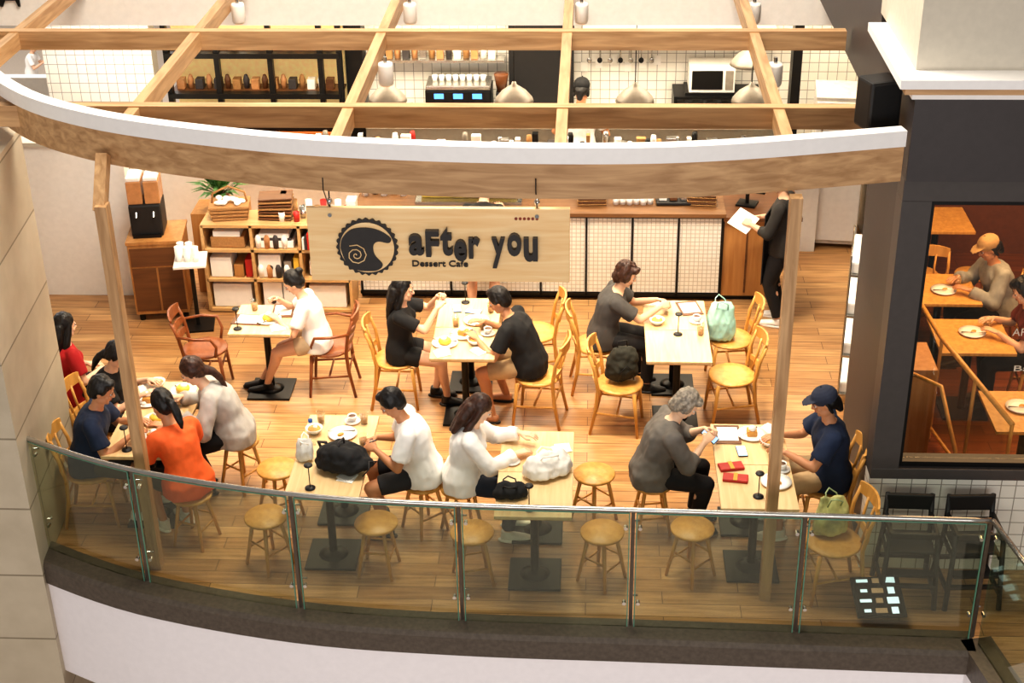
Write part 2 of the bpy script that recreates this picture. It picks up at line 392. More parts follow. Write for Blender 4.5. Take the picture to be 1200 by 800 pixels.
    if style=='pony':
        h.ell((0,-.112,.035),(.026,.026,.026)); h.chain([(0,-.115,.03),(0,-.16,-.01),(.005,-.165,-.09),(.01,-.15,-.17),(.01,-.14,-.22)],[.022,.032,.033,.026,.010])
        for sg in (1,-1): h.ell((sg*.07,-.02,.03),(.018,.045,.04))
    if style=='lowpony':
        h.chain([(0,-.09,-.05),(0,-.125,-.09),(.0,-.135,-.17),(.0,-.125,-.27)],[.045,.034,.03,.012])
        for sg in (1,-1): h.ell((sg*.07,-.015,.015),(.018,.05,.05))
    if style=='bun':
        h.ell((0,-.115,.075),(.042,.04,.04))
        for sg in (1,-1): h.ell((sg*.07,-.02,.02),(.018,.045,.045))
    if style in('long','longfront'):
        dn=-.27 if style=='long' else -.22
        for sg in (1,-1):
            h.chain([(sg*.07,.0,.03),(sg*.082,-.005,-.06),(sg*.085,-.02,-.15),(sg*.075,-.03,dn)],[.024,.026,.03,.015])
            h.chain([(sg*.04,-.08,.0),(sg*.05,-.09,-.1),(sg*.05,-.1,dn-.03)],[.05,.05,.025])
        h.chain([(0,-.085,.0),(0,-.1,-.1),(0,-.11,dn-.05)],[.055,.052,.02])
    if style=='cap':
        h.ell((0,-.035,.0),(.08,.08,.07))
        for sg in (1,-1): h.chain([(sg*.072,-.01,.02),(sg*.075,-.03,-.06)],[.018,.015])
        h.chain([(0,-.08,-.02),(0,-.09,-.09)],[.05,.03])
    vs,fs=h.remesh(.0085,2,hz,30,(1,1,.35)); mb.add(vs,fs,hair,True,HR)
    if style=='cap':
        cm=props[2] if props and len(props)>2 else fabric('cap_navy','2f3547')
        c=Blob(); c.ell((0,-.012,.055),(.09,.106,.085)); 
        c.loft([(V((0,.05,.062)),X,V((0,0,1)),.075,.006),(V((0,.12,.058)),X,V((0,0,1)),.068,.005),(V((0,.165,.048)),X,V((0,0,1)),.035,.004)])
        vs,fs=c.remesh(.006,2); mb.add(vs,fs,cm,True,HR); mb.ell((0,-.012,.143),(.009,.009,.006),cm,T=HR,n=8)
    o=mb.obj(name,(loc[0],loc[1],loc[2] if len(loc)>2 else 0),face-90); return o
# ---------------------------------------------------------------- curves
def cr(pts,k=8):
    out=[];n=len(pts)
    for i in range(n-1):
        p0,p1,p2,p3=[V(pts[max(0,min(n-1,j))]) for j in (i-1,i,i+1,i+2)]
        for t in range(k):
            t/=k; out.append(tuple(.5*((2*p1)+(p2-p0)*t+(2*p0-5*p1+4*p2-p3)*t*t+(3*p1-p0-3*p2+p3)*t**3)))
    out.append(tuple(pts[-1])); return out
RAIL=[(-4.36,9.56),(-4.24,9.45),(-3.33,9.04),(-2.1,8.75),(-.9,8.65),(.32,8.62),(1.5,8.59),(2.75,8.56)]
rail=cr(RAIL,6)
CAN=[(-6.0,13.4),(-5.35,12.0),(-4.38,10.45),(-3.5,9.72),(-2.2,9.27),(-1.06,9.10),(.05,9.06),(.9,9.14),(2.06,9.40)]
can=cr(CAN,8)
# ---------------------------------------------------------------- shell
def off(path,o):
    r=[];m=len(path)
    for i,p in enumerate(path):
        a=V(path[max(i-1,0)]);b=V(path[min(i+1,m-1)]);d=(b-a).normalized(); r.append((p[0]-d.y*o,p[1]+d.x*o))
    return r
edge=off(rail,-.1)
poly=edge+[(2.95,7.4),(6.5,7.4),(6.5,9.6),(3.2,9.6),(3.2,17.4),(-7.6,17.4),(-7.6,9.5)]
MB().prism(poly,-.12,0,floorM).obj('floor')
b=MB(); b.sweep(rail,[(-.17,-.10),(-.17,.06),(-.14,.09),(.08,.09),(.08,.001),(-.09,.001),(-.09,-.10)],ledgeM); b.obj('trim_ledge')
b=MB(); b.sweep(off(rail,-.12),[(-.02,-1.0),(-.02,-.10),(.02,-.10),(.02,-1.0)],fasciaM)
b.sweep([(2.70,8.46),(2.95,7.4)],[(-.02,-1.0),(-.02,-.10),(.02,-.10),(.02,-1.0)],fasciaM); b.obj('wall_balcony_fascia')
b=MB(); b.sweep([(2.76,8.56),(3.0,7.4)],[(-.1,-.10),(-.1,.09),(.13,.09),(.13,-.1)],ledgeM); b.obj('trim_ledge_side')
MB().b2(-30,30,-5,60,-5.2,-5,M('lower_floor_stone','cfc0b2',.4,var=.05)).obj('floor_lower')
b=MB(); b.prism([(-4.2,9.2),(-4.33,10.6),(-7.5,10.6),(-7.5,9.2)],-5,3.15,stoneM); b.obj('wall_left_stone')
b=MB(); b.b2(-4.9,3.2,17.0,17.2,0,4.6,tileM); b.obj('wall_back')
b=MB(); b.b2(-6.2,-4.95,16.2,16.4,0,4.6,tileM); b.obj('wall_back_left')
MB().b2(-5.95,3.2,14.02,14.2,2.95,5.5,white).obj('wall_bulkhead')
MB().b2(-5.95,3.2,14.2,17.2,2.98,3.05,white).obj('ceiling_kitchen')
MB().b2(3.1,3.2,15.2,17.2,0,3,white).obj('wall_right_kitchen')
b=MB(); b.prism([(2.26,10.9),(3.1,15.3),(3.2,15.3),(2.40,10.9)],0,3.2,dgrey); b.obj('wall_divider')
b=MB(); b.b2(-6.2,-4.75,14.1,14.25,0,1.68,white); b.b2(-6.2,-4.75,14.25,15.0,.0,1.0,white); b.b2(-6.22,-4.73,14.08,14.27,1.68,1.72,creamM); b.obj('white_partition_cabinet')
MB().b2(-30,-7.2,30,30.2,-5,-4.5,creamM).obj('wall_far_kerb')
MB().b2(-40,-5,44,44.2,-5,12,creamM).obj('wall_far')
MB().b2(-12,-6.6,19,19.15,-5,.8,white).obj('wall_far_parapet')
MB().b2(2.14,2.28,9.67,10.9,0,3.2,dgrey).obj('wall_right_pillar')
MB().b2(2.1,6,9.5,9.64,.0,.84,tileM).obj('wall_shopfront_base')
b=MB(); b.b2(2.1,6,9.46,9.66,.84,.93,dgrey2,.005); b.b2(2.1,2.3,9.46,9.66,.93,3.06,dgrey2); b.b2(2.1,6,9.46,9.66,3.06,3.22,dgrey2,.005)
b.b2(2.3,2.33,9.5,9.62,.93,3.06,black); b.b2(2.33,6,9.5,9.62,.93,.97,black); b.b2(2.33,6,9.5,9.62,3.02,3.06,black)
b.b2(2.33,6,9.555,9.567,.97,3.02,wglass); b.obj('window_shopfront')
b=MB(); b.b2(2.1,6,9.42,9.7,3.22,3.8,dgrey); b.b2(2.1,2.3,9.7,10.9,3.22,3.8,dgrey); b.b2(2.12,2.5,10.9,13.9,3.22,6,dgrey); b.obj('wall_shopfront_header')
b=MB()
for k,(o1,z0,z1) in enumerate(((.03,3.80,3.85),(.09,3.85,3.90),(.13,3.90,3.96))):
    b.b2(2.1-o1,6,9.42-o1,9.9,z0,z1,whiteC if k!=1 else pergM); b.b2(2.1-o1,2.5,9.9,10.6,z0,z1,whiteC if k!=1 else pergM)
b.obj('trim_cornice')
MB().b2(2.1,6,9.5,10.85,3.96,7,creamM).obj('wall_upper_column')
MB().b2(2.28,6.5,9.7,15.4,3.25,3.3,dgrey).obj('ceiling_shop')
MB().b2(3.2,7,15.3,15.4,0,3.25,M('shop_wall','6b3a1e',.6)).obj('wall_shop_back')
MB().b2(6,6.1,9.7,15.3,0,3.25,M('shop_wall','6b3a1e',.6)).obj('wall_shop_side')
MB().prism([(2.3,9.65),(6.4,9.65),(6.4,15.4),(3.15,15.4)],.001,.012,shopfloorM).obj('floor_shop')
# ---------------------------------------------------------------- pergola
b=MB(); b.sweep(can,[(0,3.23),(0,3.48),(.07,3.48),(.07,3.23)],pergM); b.sweep(can,[(-.02,3.48),(-.02,3.59),(.08,3.59),(.08,3.48)],whiteC)
XB=[-4.84,-3.30,-1.74,-.2,1.33]
b.b2(-5.3,2.08,10.20,10.29,3.30,3.46,pergM); b.b2(-5.9,2.08,12.08,12.17,3.30,3.46,pergM)
for x in XB:
    y0={-4.84:11.3,-3.30:9.72,-1.74:9.25,-.2:9.13,1.33:9.27}[x]
    b.b2(x-.04,x+.04,y0,13.98,3.31,3.45,pergY)
b.b2(-3.38,-3.30,9.30,9.40,.0,3.05,pergZ); 
b.box((-3.36,9.47,3.16),(.08,.09,.40),pergZ,R=Matrix.Rotation(rad(-35),3,'X'))
b.b2(1.30,1.38,9.06,9.15,.0,3.24,pergZ); b.obj('pergola')
b=MB()
b.lathe([(.001,-.09),(.05,-.09),(.06,-.07),(.06,.07),(.055,.09),(.001,.09)],(0,0,0),white,20); b.cyl((0,0,.09),(0,0,.14),.015,.015,steel); b.cyl((0,0,-.085),(0,0,-.093),.045,.045,amber)
spot=b.mesh('track_spot')
for x in (-3.19,-1.63,-.09,1.44): put(spot,'track_spot',(x,13.2,3.30))
for x in (-1.63,1.44): put(spot,'track_spot',(x,11.45,3.30))
b=MB(); b.box((0,0,0),(.24,.2,.34),blackp,bev=.02); b.box((0,-.1,.0),(.2,.01,.3),M('speaker_grille','0c0c0c',.8,bump=.3,scale=200)); b.obj('loudspeaker',(1.93,9.75,3.66),20)
# ---------------------------------------------------------------- glass railing
b=MB(); cuts=[(-4.3,-3.35),(-3.3,-2.13),(-2.07,-.92),(-.87,.3),(.35,1.48),(1.53,2.72)]
def interp(path,x):
    for a,c in zip(path,path[1:]):
        if a[0]<=x<=c[0]: t=(x-a[0])/(c[0]-a[0]); return a[1]+(c[1]-a[1])*t
    return path[-1][1]
for x0,x1 in cuts:
    pa=[(x0+(x1-x0)*t/4,interp(rail,x0+(x1-x0)*t/4)) for t in range(5)]
    b.sweep(pa,[(-.006,.09),(-.006,1.07),(.006,1.07),(.006,.09)],glass); b.sweep(pa,[(-.007,1.07),(-.007,1.078),(.007,1.078),(.007,1.07)],edgeG)
    for e in (pa[0],pa[-1]): b.b2(e[0]-.004,e[0]+.004,e[1]-.008,e[1]+.008,.09,1.07,edgeG)
b.sweep([(2.78,8.5),(3.0,7.4)],[(-.006,.09),(-.006,1.08),(.006,1.08),(.006,.09)],glass)
b.tube([(x,y,1.10) for x,y in rail],.019,steel,10); b.tube([(2.76,8.56,1.10),(3.0,7.4,1.10)],.019,steel,10)
for x in (-4.24,-3.325,-2.1,-.895,.325,1.505,2.75):
    y=interp(rail,x); b.b2(x-.013,x+.013,y+.01,y+.05,.09,1.09,M('rail_post','6d6258',.3,.7)); 
    for z in (.95,.3): b.tube([(x,y+.03,z),(x,y+.09,z),(x+.05,y+.09,z)],.008,chrome,6); b.cyl((x-.05,y-.015,z),(x-.05,y+.02,z),.014,.014,chrome,10); b.cyl((x+.05,y-.015,z),(x+.05,y+.02,z),.014,.014,chrome,10)
b.obj('glass_railing')
# ---------------------------------------------------------------- text
def text_part(mb,body,x0,x1,z0,h,y,mat,bold=.0,ext=.02,shear=0):
    cu=bpy.data.curves.new('t','FONT'); cu.body=body; cu.offset=bold; cu.extrude=ext; cu.resolution_u=4; cu.shear=shear
    o=bpy.data.objects.new('t',cu); SC.objects.link(o); dg=bpy.context.evaluated_depsgraph_get(); dg.update()
    me=o.evaluated_get(dg).to_mesh(); vs=[v.co.copy() for v in me.vertices]; fs=[tuple(p.vertices) for p in me.polygons]
    mnx=min(v.x for v in vs);mxx=max(v.x for v in vs);mny=min(v.y for v in vs);mxy=max(v.y for v in vs)
    out=[(x0+(v.x-mnx)/(mxx-mnx)*(x1-x0),y-v.z,z0+(v.y-mny)/(mxy-mny)*h) for v in vs]
    mb.add(out,fs,mat); o.evaluated_get(dg).to_mesh_clear(); bpy.data.objects.remove(o)
b=MB(); sy=9.2
b.b2(-1.90,-.13,sy,sy+.04,2.56,3.10,signM,.004)
sgr=M('sign_letters','2e2a28',.5)
for ch,x0,x1,z0,h in (('a',-1.215,-1.115,2.77,.15),('F',-1.10,-1.01,2.76,.19),('t',-1.00,-.92,2.77,.20),('e',-.91,-.825,2.73,.15),('r',-.81,-.735,2.75,.15),('y',-.655,-.565,2.68,.22),('o',-.55,-.455,2.77,.16),('u',-.44,-.345,2.73,.17)):
    text_part(b,ch,x0,x1,z0,h,sy-.02,sgr,bold=.035,ext=.02)
text_part(b,'Dessert Cafe',-1.20,-.82,2.675,.045,sy-.005,sgr,bold=.01,ext=.008)
text_part(b,'\u2022\u2022\u2022\u2022\u2022\u2022',-.50,-.34,3.02,.02,sy-.003,M('sign_red','8a3a22',.5),ext=.004)
cx,cz=-1.50,2.82; pts=[]
for i in range(168):
    a=2*math.pi*i/168; r=.205+.007*math.cos(a*28); pts.append((cx+r*math.cos(a),cz+r*math.sin(a)))
def flatpoly(mb,pts,y0,y1,mat):
    n=len(pts); vs=[(x,y0,z) for x,z in pts]+[(x,y1,z) for x,z in pts]
    mb.add(vs,[tuple(range(n)),tuple(range(n,2*n))[::-1]]+[(i,n+i,n+(i+1)%n,(i+1)%n) for i in range(n)],mat)
flatpoly(b,pts,sy-.02,sy,sgr)
flatpoly(b,[(cx+.184*math.cos(2*math.pi*i/48),cz+.184*math.sin(2*math.pi*i/48)) for i in range(48)],sy-.026,sy-.019,signM)
ele=cr([(-.18,.0),(-.165,.07),(-.10,.135),(0,.15),(.09,.13),(.165,.075),(.15,.04),(.08,.05),(.045,.02),(.05,-.05),(.10,-.12),(.07,-.16),(.01,-.17),(-.08,-.16),(-.15,-.10),(-.18,.0)],5)[:-1]
flatpoly(b,[(cx+x,cz+z) for x,z in ele],sy-.036,sy-.025,sgr)
b.tube([(cx-.075+.0038*i*math.cos(i*.7),sy-.038,cz-.05+.0038*i*math.sin(i*.7)) for i in range(22)],.004,signM,6)
for x in (-1.74,-.35):
    b.tube([(x,sy+.02,3.1),(x,sy+.02,3.22)],.005,black,6); b.cyl((x,sy-.012,3.05),(x,sy+.01,3.05),.014,.014,chrome,12); b.ell((x,sy+.02,3.14),(.02,.02,.025),chrome)
    b.tube([(x,sy-.16,3.38),(x,sy-.17,3.30),(x,sy-.02,3.12)],.004,black,6)
b.obj('cafe_sign')
# ---------------------------------------------------------------- furniture meshes
def chair_mesh(w,ladder=False,arms=False):
    b=MB()
    b.lathe([(.001,0),(.93,0),(1,.012),(1,.024),(.95,.032),(.6,.026),(.001,.024)],(0,0,.425),w,28,sx=.215,sy=.21)
    for sx in (1,-1):
        b.tube([(sx*.165,.15,.43),(sx*.185,.19,.0)],[.018,.013],w,8)
        b.tube([(sx*.185,-.235,.0),(sx*.165,-.185,.25),(sx*.165,-.17,.45),(sx*.18,-.20,.65),(sx*.185,-.25,.80)],[.014,.017,.018,.016,.014],w,8)
        b.tube([(sx*.178,.175,.2),(sx*.172,-.19,.22)],.010,w,6)
        if arms: b.tube([(sx*.185,-.21,.66),(sx*.25,-.05,.66),(sx*.24,.1,.65),(sx*.2,.14,.55),(sx*.185,.12,.44)],.014,w,8)
    b.tube([(-.17,.16,.31),(.17,.16,.31)],.010,w,6); b.tube([(-.17,-.19,.28),(.17,-.19,.28)],.010,w,6); b.tube([(-.175,0,.21),(.175,0,.21)],.010,w,6)
    N=9
    def rail_(z0,z1,y,bow,t=.018):
        vs=[];fs=[]
        for i in range(N):
            x=-.19+.38*i/(N-1); yy=y-bow*(1-(x/.19)**2)
            lift=.02*(1-(x/.19)**2)
            vs+=[(x,yy-t/2,z0),(x,yy+t/2,z0),(x,yy+t/2-.01,z1+lift),(x,yy-t/2-.01,z1+lift)]
        for i in range(N-1):
            for k in range(4): fs.append((i*4+k,i*4+(k+1)%4,(i+1)*4+(k+1)%4,(i+1)*4+k))
        fs+=[(0,1,2,3)[::-1],tuple(range((N-1)*4,N*4))]; b.add(vs,fs,w,False)
    rail_(.74,.83,-.235,.045)
    if ladder: rail_(.64,.69,-.205,.04); rail_(.54,.59,-.185,.035)
    else:
        for x in (-.06,.06): b.tube([(x,-.19,.44),(x*.9,-.235,.62),(x*1.1,-.265,.76)],.011,w,6)
        rail_(.52,.555,-.185,.035,.014)
    return b.mesh('dining_chair')
chL=chair_mesh(honey); chD=chair_mesh(brownW,True,True)
b=MB(); b.lathe([(.001,0),(.15,0),(.165,.01),(.168,.022),(.16,.034),(.001,.036)],(0,0,.415),honey,32)
for k in range(4):
    a=rad(45+90*k); c,s_=math.cos(a),math.sin(a); b.tube([(c*.10,s_*.10,.42),(c*.185,s_*.185,0)],[.017,.013],honey,8)
for k in range(4):
    a=rad(45+90*k);a2=rad(135+90*k); z=.16+.06*(k%2); r=.185-(.085*z/.42); b.tube([(math.cos(a)*r,math.sin(a)*r,z),(math.cos(a2)*r,math.sin(a2)*r,z)],.009,honey,6)
stool=b.mesh('wooden_stool')
def table_mesh(w,d):
    b=MB(); b.box((0,0,.735),(w,d,.028),ashX,bev=.004); b.box((0,0,.715),(w-.03,d-.03,.012),cabW)
    b.cyl((0,0,.03),(0,0,.71),.032,.032,black,16); b.box((0,0,.700),(.3,.3,.012),black); b.box((0,0,.012),(.40,.40,.02),black,bev=.006); b.lathe([(.12,.02),(.07,.04),(.035,.06),(.034,.06)],(0,0,0),black,20)
    return b.mesh('cafe_table')
tb=table_mesh(.57,.595)
for x,ys in ((-2.97,(12.12,)),(-1.10,(11.70,12.30)),(.79,(11.69,12.29)),(-1.98,(9.53,10.13)),(-.39,(9.32,9.92)),(1.27,(9.47,10.07)),(-3.52,(10.05,10.65))):
    for y in ys: put(tb,'cafe_table',(x,y,0))
def chair(me,x,y,face,name='dining_chair'): put(me,name,(x,y,0),face-90)
chair(chD,-3.56,12.12,5,'dining_armchair'); chair(chD,-2.40,12.18,182,'dining_armchair')
chair(chL,-1.75,11.96,2); chair(chL,-.45,11.68,170); chair(chL,-.50,12.50,185)
chair(chL,.08,12.28,3); chair(chL,.28,11.55,352); chair(chL,1.28,11.72,187); chair(chL,1.32,12.42,183)
chair(chL,1.87,9.98,180); chair(chL,1.83,9.22,190); chair(chL,-4.0,10.03,6); chair(chL,-4.12,10.75,-4); chair(chL,-4.52,11.16,45)
for x,y in ((-2.50,10.10),(-2.46,9.42),(-1.60,9.36),(-1.30,9.93),(.06,10.09),(.12,9.29),(-.86,9.26),(.80,9.36),(-2.90,10.52),(-3.11,9.71),(.52,9.98),(-.99,9.87)):
    put(stool,'wooden_stool',(x,y,0),random.uniform(0,90))
b=MB()
for sx in (1,-1):
    b.tube([(sx*.2,-.2,0),(sx*.17,-.13,.5),(sx*.16,-.16,.78)],.02,blackp,8); b.tube([(sx*.2,.2,0),(sx*.17,.14,.62)],.02,blackp,8)
    b.box((sx*.185,0,.14),(.025,.36,.03),blackp); b.box((sx*.165,0,.62),(.03,.30,.05),blackp,bev=.008); b.box((sx*.17,0,.42),(.02,.28,.03),blackp)
b.box((0,0,.46),(.32,.28,.025),blackp,bev=.008); b.box((0,-.15,.72),(.34,.03,.13),blackp,bev=.012); b.box((0,-.145,.56),(.30,.02,.05),blackp); b.box((0,.15,.62),(.34,.03,.05),blackp,bev=.01); b.box((0,.19,.2),(.38,.025,.03),blackp); b.box((0,-.19,.2),(.38,.025,.03),blackp); b.box((0,.17,.3),(.34,.08,.02),blackp)
hc=b.mesh('high_chair'); put(hc,'high_chair',(2.38,9.20,0),178); put(hc,'high_chair',(2.84,9.20,0),183)
b=MB(); R20=Matrix.Rotation(rad(20),3,'X'); b.box((0,0,.16),(.36,.34,.02),black,R=R20); b.box((0,-.004,.172),(.33,.31,.004),M('menu_black','0e0f12',.3),R=R20)
for i in range(12): 
    yy=-.12+.08*(i//3); b.box((-.10+.10*(i%3),yy,.177+yy*.36),(.05+.035*(i%2),.025+.015*((i*7)%3),.003),M('menu_glow','cfe4f5',.5,emit=1.5) if i%3!=1 else M('menu_photo2','a98a6c',.5,emit=.5),R=R20)
b.box((0,.06,.06),(.04,.12,.12),black); b.obj('menu_light_box',(2.14,8.92,0),4)
# ---------------------------------------------------------------- counter & left service shelf
b=MB(); b.b2(-2.40,1.36,14.1,14.75,.06,.96,white); b.b2(-2.42,1.38,14.04,14.8,.96,1.0,WOOD('counter_top','6d4a2c','86603c',0)); b.b2(-2.40,1.82,14.14,14.7,0,.07,black)
x=-2.38
while x<1.3:
    w=.47
    b.b2(x+.015,min(x+w-.015,1.35),14.085,14.1,.10,.93,tilesM); b.b2(x-.009,x+.009,14.07,14.1,.06,.96,black); x+=w
b.b2(-2.40,1.36,14.07,14.1,.94,.96,black); b.b2(-2.40,1.36,14.07,14.1,.06,.09,black); b.b2(1.34,1.37,14.07,14.1,.06,.96,black)
b.b2(1.37,1.83,14.1,14.75,.06,.92,cabW); b.b2(1.36,2.15,14.05,14.8,.92,.96,darkw); b.b2(1.60,1.62,14.09,14.1,.1,.9,darkw)
b.obj('service_counter')
b=MB()
for z in (.03,.37,.70,.97): b.b2(-3.92,-2.44,13.72,14.12,z-.015,z+.015,shelfW)
for x in (-3.92,-3.42,-2.93,-2.44): b.b2(x-.015,x+.015,13.72,14.12,.03,.98,shelfW)
b.b2(-3.92,-2.44,14.11,14.13,.03,.98,shelfW); b.obj('open_shelf')
bask=M('basket','a87c4c',.8,bump=.5,scale=60)
jc=M('juice_tan','c08a5c',.2)
b=MB()
for x0,x1,z0,h,mt in ((-3.88,-3.66,.39,.22,paper),(-3.64,-3.54,.39,.14,cabW),(-3.52,-3.45,.39,.2,red),(-3.38,-3.15,.39,.25,china),(-3.12,-3.04,.39,.18,greyL),(-3.02,-2.96,.39,.22,yellow),(-3.88,-3.48,.05,.26,white),(-3.36,-3.16,.05,.28,china),(-3.15,-2.97,.05,.28,china),(-2.88,-2.5,.05,.25,white),(-3.85,-3.5,.72,.12,bask),(-3.82,-3.54,.84,.06,paper),(-3.36,-3.0,.72,.08,paper),(-3.34,-3.02,.80,.03,dgrey),(-3.35,-3.04,.83,.05,paper),(-2.88,-2.68,.72,.16,M('box_blue','4d5a68',.6)),(-2.66,-2.56,.72,.2,bask)):
    b.b2(x0,x1,13.76,14.03,z0,z0+h,mt,.008)
for i in range(16): b.b2(-2.9+.026*i,-2.88+.026*i,13.7,13.76,.73,.73+.12+.05*(i%3)/2,[paper,dgrey,red,steel][i%4])
for z in (.12,.5): b.cyl((-3.26,13.755,z),(-3.26,13.75,z),.03,.03,dgrey)
for z in (.72,.39):
    for i in range(4): b.lathe([(.03,0),(.035,.1),(.02,.14),(.001,.15)],(-3.36+.09*i,13.77,z),[china,jc,dgrey,paper][i],10)
b.obj('shelf_boxes')
b=MB(); 
for z in (0,.04,.08,.12): b.box((0,0,z+.02),(.36+z*.4,.26+z*.3,.035),bask,bev=.012)
for i in range(12): b.ell((random.uniform(-.13,.13),random.uniform(-.08,.08),.17+random.random()*.03),(.05,.035,.02),random.choice([paper,china,darkw,paper]),R=Matrix.Rotation(random.random()*3,3,'Z'))
b.tube([(-.18,0,.12),(-.16,0,.26),(0,0,.33),(.16,0,.26),(.18,0,.12)],.012,bask,8); b.obj('wicker_basket',(-3.66,13.95,.985),8)
b=MB()
for k in range(7): b.box((0,0,.02+.035*k),(.34,.24,.02),bask if k%2 else darkw,R=Matrix.Rotation(rad(k*2),3,'Z'),bev=.006)
b.obj('serving_tray_stack',(-3.18,13.95,.985),-4)
b=MB()
for i in range(14): b.lathe([(.03,0),(.034,.10+.03*(i%3)),(.03,.10),(.025,.012),(.001,.012)],(-.26+.05*i,.09*(i%3)-.08,0),[china,paper,bask,red,steel][i%5],14)
b.box((.43,.1,.09),(.1,.14,.18),china,bev=.01); b.box((-.26,.1,.12),(.08,.1,.24),dgrey,bev=.01); b.obj('condiment_jars',(-2.85,13.92,.985))
b=MB(); b.box((0,0,.09),(.30,.20,.18),china,bev=.03); b.box((0,-.0,.181),(.22,.03,.006),black); b.cyl((.16,0,.1),(.17,0,.1),.015,.015,black); b.obj('toaster',(-2.72,13.9,.385))
b=MB(); b.b2(-.27,.27,-.26,.26,.08,.86,cabW,.006); b.b2(-.28,.28,-.27,.27,.86,.89,cabW); 
b.b2(-.25,.0-.01,-.265,-.26,.12,.6,darkw); b.b2(-.25,.25,-.268,-.26,.62,.82,darkw); b.b2(.01,.25,-.265,-.26,.12,.6,darkw)
for x,y in ((-.22,-.2),(.22,-.2),(-.22,.2),(.22,.2)): b.cyl((x,y,0),(x,y,.08),.03,.03,black)
b.obj('drinks_cabinet',(-4.40,13.78,0),8)
b=MB(); b.b2(-.16,.16,-.16,.16,0,.34,blackp,.02); b.b2(-.14,.14,-.2,-.1,0,.03,black)
for x in (-.085,.085): b.b2(x-.075,x+.075,-.14,.14,.34,.58,jc,.012); b.b2(x-.07,x+.07,-.13,.13,.58,.62,china,.01); b.cyl((x,-.16,.26),(x,-.2,.22),.014,.012,chrome,10)
b.obj('juice_dispenser',(-4.47,13.80,.892),8)
b=MB(); b.b2(-.16,.16,-.18,.18,.72,.745,white,.004); b.cyl((0,0,.02),(0,0,.72),.022,.022,black); b.b2(-.16,.16,-.16,.16,0,.02,black)
b.obj('side_stand',(-3.98,13.42,0),10)
b=MB()
for i in range(5): 
    x=-.1+.085*(i%3); y=-.05+.1*(i//3)
    for k in range(5): b.lathe([(.028,0),(.036,.07),(.033,.07),(.001,.01)],(x,y,.022*k),paper,14)
b.obj('paper_cup_stack',(-3.98,13.42,.746))
b=MB(); b.lathe([(.07,0),(.10,.16),(.09,.16),(.001,.13)],(0,0,0),M('pot_terracotta','8a5a3c',.7),18)
leaf=M('leaf_green','3f6b2c',.5,var=.3)
for i in range(70):
    a=i*2.4; L=random.uniform(.24,.46); t=random.uniform(.2,1.15); d=V((math.cos(a)*math.sin(t),math.sin(a)*math.sin(t),math.cos(t))); sd=V((-math.sin(a),math.cos(a),0))*.03; p0=V((0,0,.14)); p1=p0+d*L*.6; p2=p0+d*L-V((0,0,.09))
    b.tube([p0,p1],.003,leaf,5); b.add([p0+d*L*.25,p1+sd,p2,p1-sd],[(0,1,2,3)],leaf)
b.obj('potted_fern',(-3.86,14.38,.9)); MB().b2(-4.15,-3.6,14.2,14.6,0,.9,cabW).obj('plant_plinth')
b=MB()
for k in range(6): b.box((0,0,.012+.02*k),(.3-.01*(k%2),.22,.012),darkw if k%2 else bask,bev=.003)
tr=b.mesh('menu_stack'); put(tr,'menu_stack',(.02,14.35,1.0),3); put(tr,'menu_stack',(1.15,14.35,1.0),-5)
b=MB()
for i in range(6): b.lathe([(.03,0),(.04,.08),(.037,.08),(.001,.01)],(.07*i,.02*math.sin(i*3),0),china,14)
b.obj('coffee_cup_row',(.27,14.3,1.0))
b=MB(); b.box((0,0,.02),(.36,.3,.03),blackp,bev=.006)
for i in range(3): b.box((-.11+.11*i,0,.06),(.08,.2,.05),[paper,darkw,steel][i],bev=.008)
b.obj('utensil_tray',(.86,14.4,1.0)); 
b=MB(); b.box((0,0,.012),(.2,.18,.02),black,bev=.004); b.cyl((0,0,.02),(0,0,.14),.02,.02,black); b.box((0,-.02,.23),(.34,.02,.24),black,R=Matrix.Rotation(rad(-18),3,'X'),bev=.004); b.box((0,-.034,.228),(.31,.004,.21),M('screen_dark','37414a',.15),R=Matrix.Rotation(rad(-18),3,'X')); b.obj('cash_register_screen',(1.62,14.4,.96),160)
b=MB()
for i in range(5): b.lathe([(.035,0),(.038,.1),(.02,.13),(.001,.135)],(.1*i,.05*(i%2),0),[china,dgrey,paper,jc][i%4],12)
b.obj('dessert_jars',(-2.35,14.5,1.0))
b=MB(); b.b2(-.55,.55,-.2,.2,0,.03,steel); b.b2(-.55,.55,-.19,-.18,.03,.28,cglass); b.b2(-.55,.55,-.2,.2,.28,.30,steel); b.b2(-.5,.5,-.1,.1,.03,.12,yellow,.03); b.obj('cake_display',(-1.25,14.45,1.0))
# ---------------------------------------------------------------- kitchen
KZ=1.10
b=MB(); b.b2(-2.6,2.15,16.38,16.95,0,KZ-.04,steel); b.b2(-2.6,2.15,16.36,16.97,KZ-.04,KZ,M('kitchen_top','c9c2b4',.3)); b.obj('kitchen_back_counter')
b=MB(); b.b2(-4.9,2.5,15.35,15.6,.0,1.02,white); b.b2(-4.9,2.5,15.3,15.65,1.02,1.06,M('prep_shelf_top','8b6a48',.4)); b.obj('kitchen_prep_counter')
b=MB(); pm=[paper,china,steel,bask,dgrey,black,greyL,jc,steel,darkw,china]
for i in range(110):
    x=-4.8+7.1*i/110; mt=random.choice(pm) if not 40<i<52 else [red,paper][i%2]; y=15.4+.09*(i%3)
    h=random.uniform(.08,.26)
    if random.random()<.5: b.box((x,y,1.06+h/2),(random.uniform(.04,.12),.08,h),mt,bev=.006)
    else: b.lathe([(.03,0),(.034,h*.8),(.025,h),(.001,h)],(x,y,1.06),mt,10)
b.obj('prep_supplies')
b=MB()
b.b2(-4.9,-2.85,16.55,16.6,.9,1.0,black)
for x in (-4.88,-4.3,-3.68,-3.10,-2.88): b.b2(x-.03,x+.03,16.5,16.58,0,2.95,black)
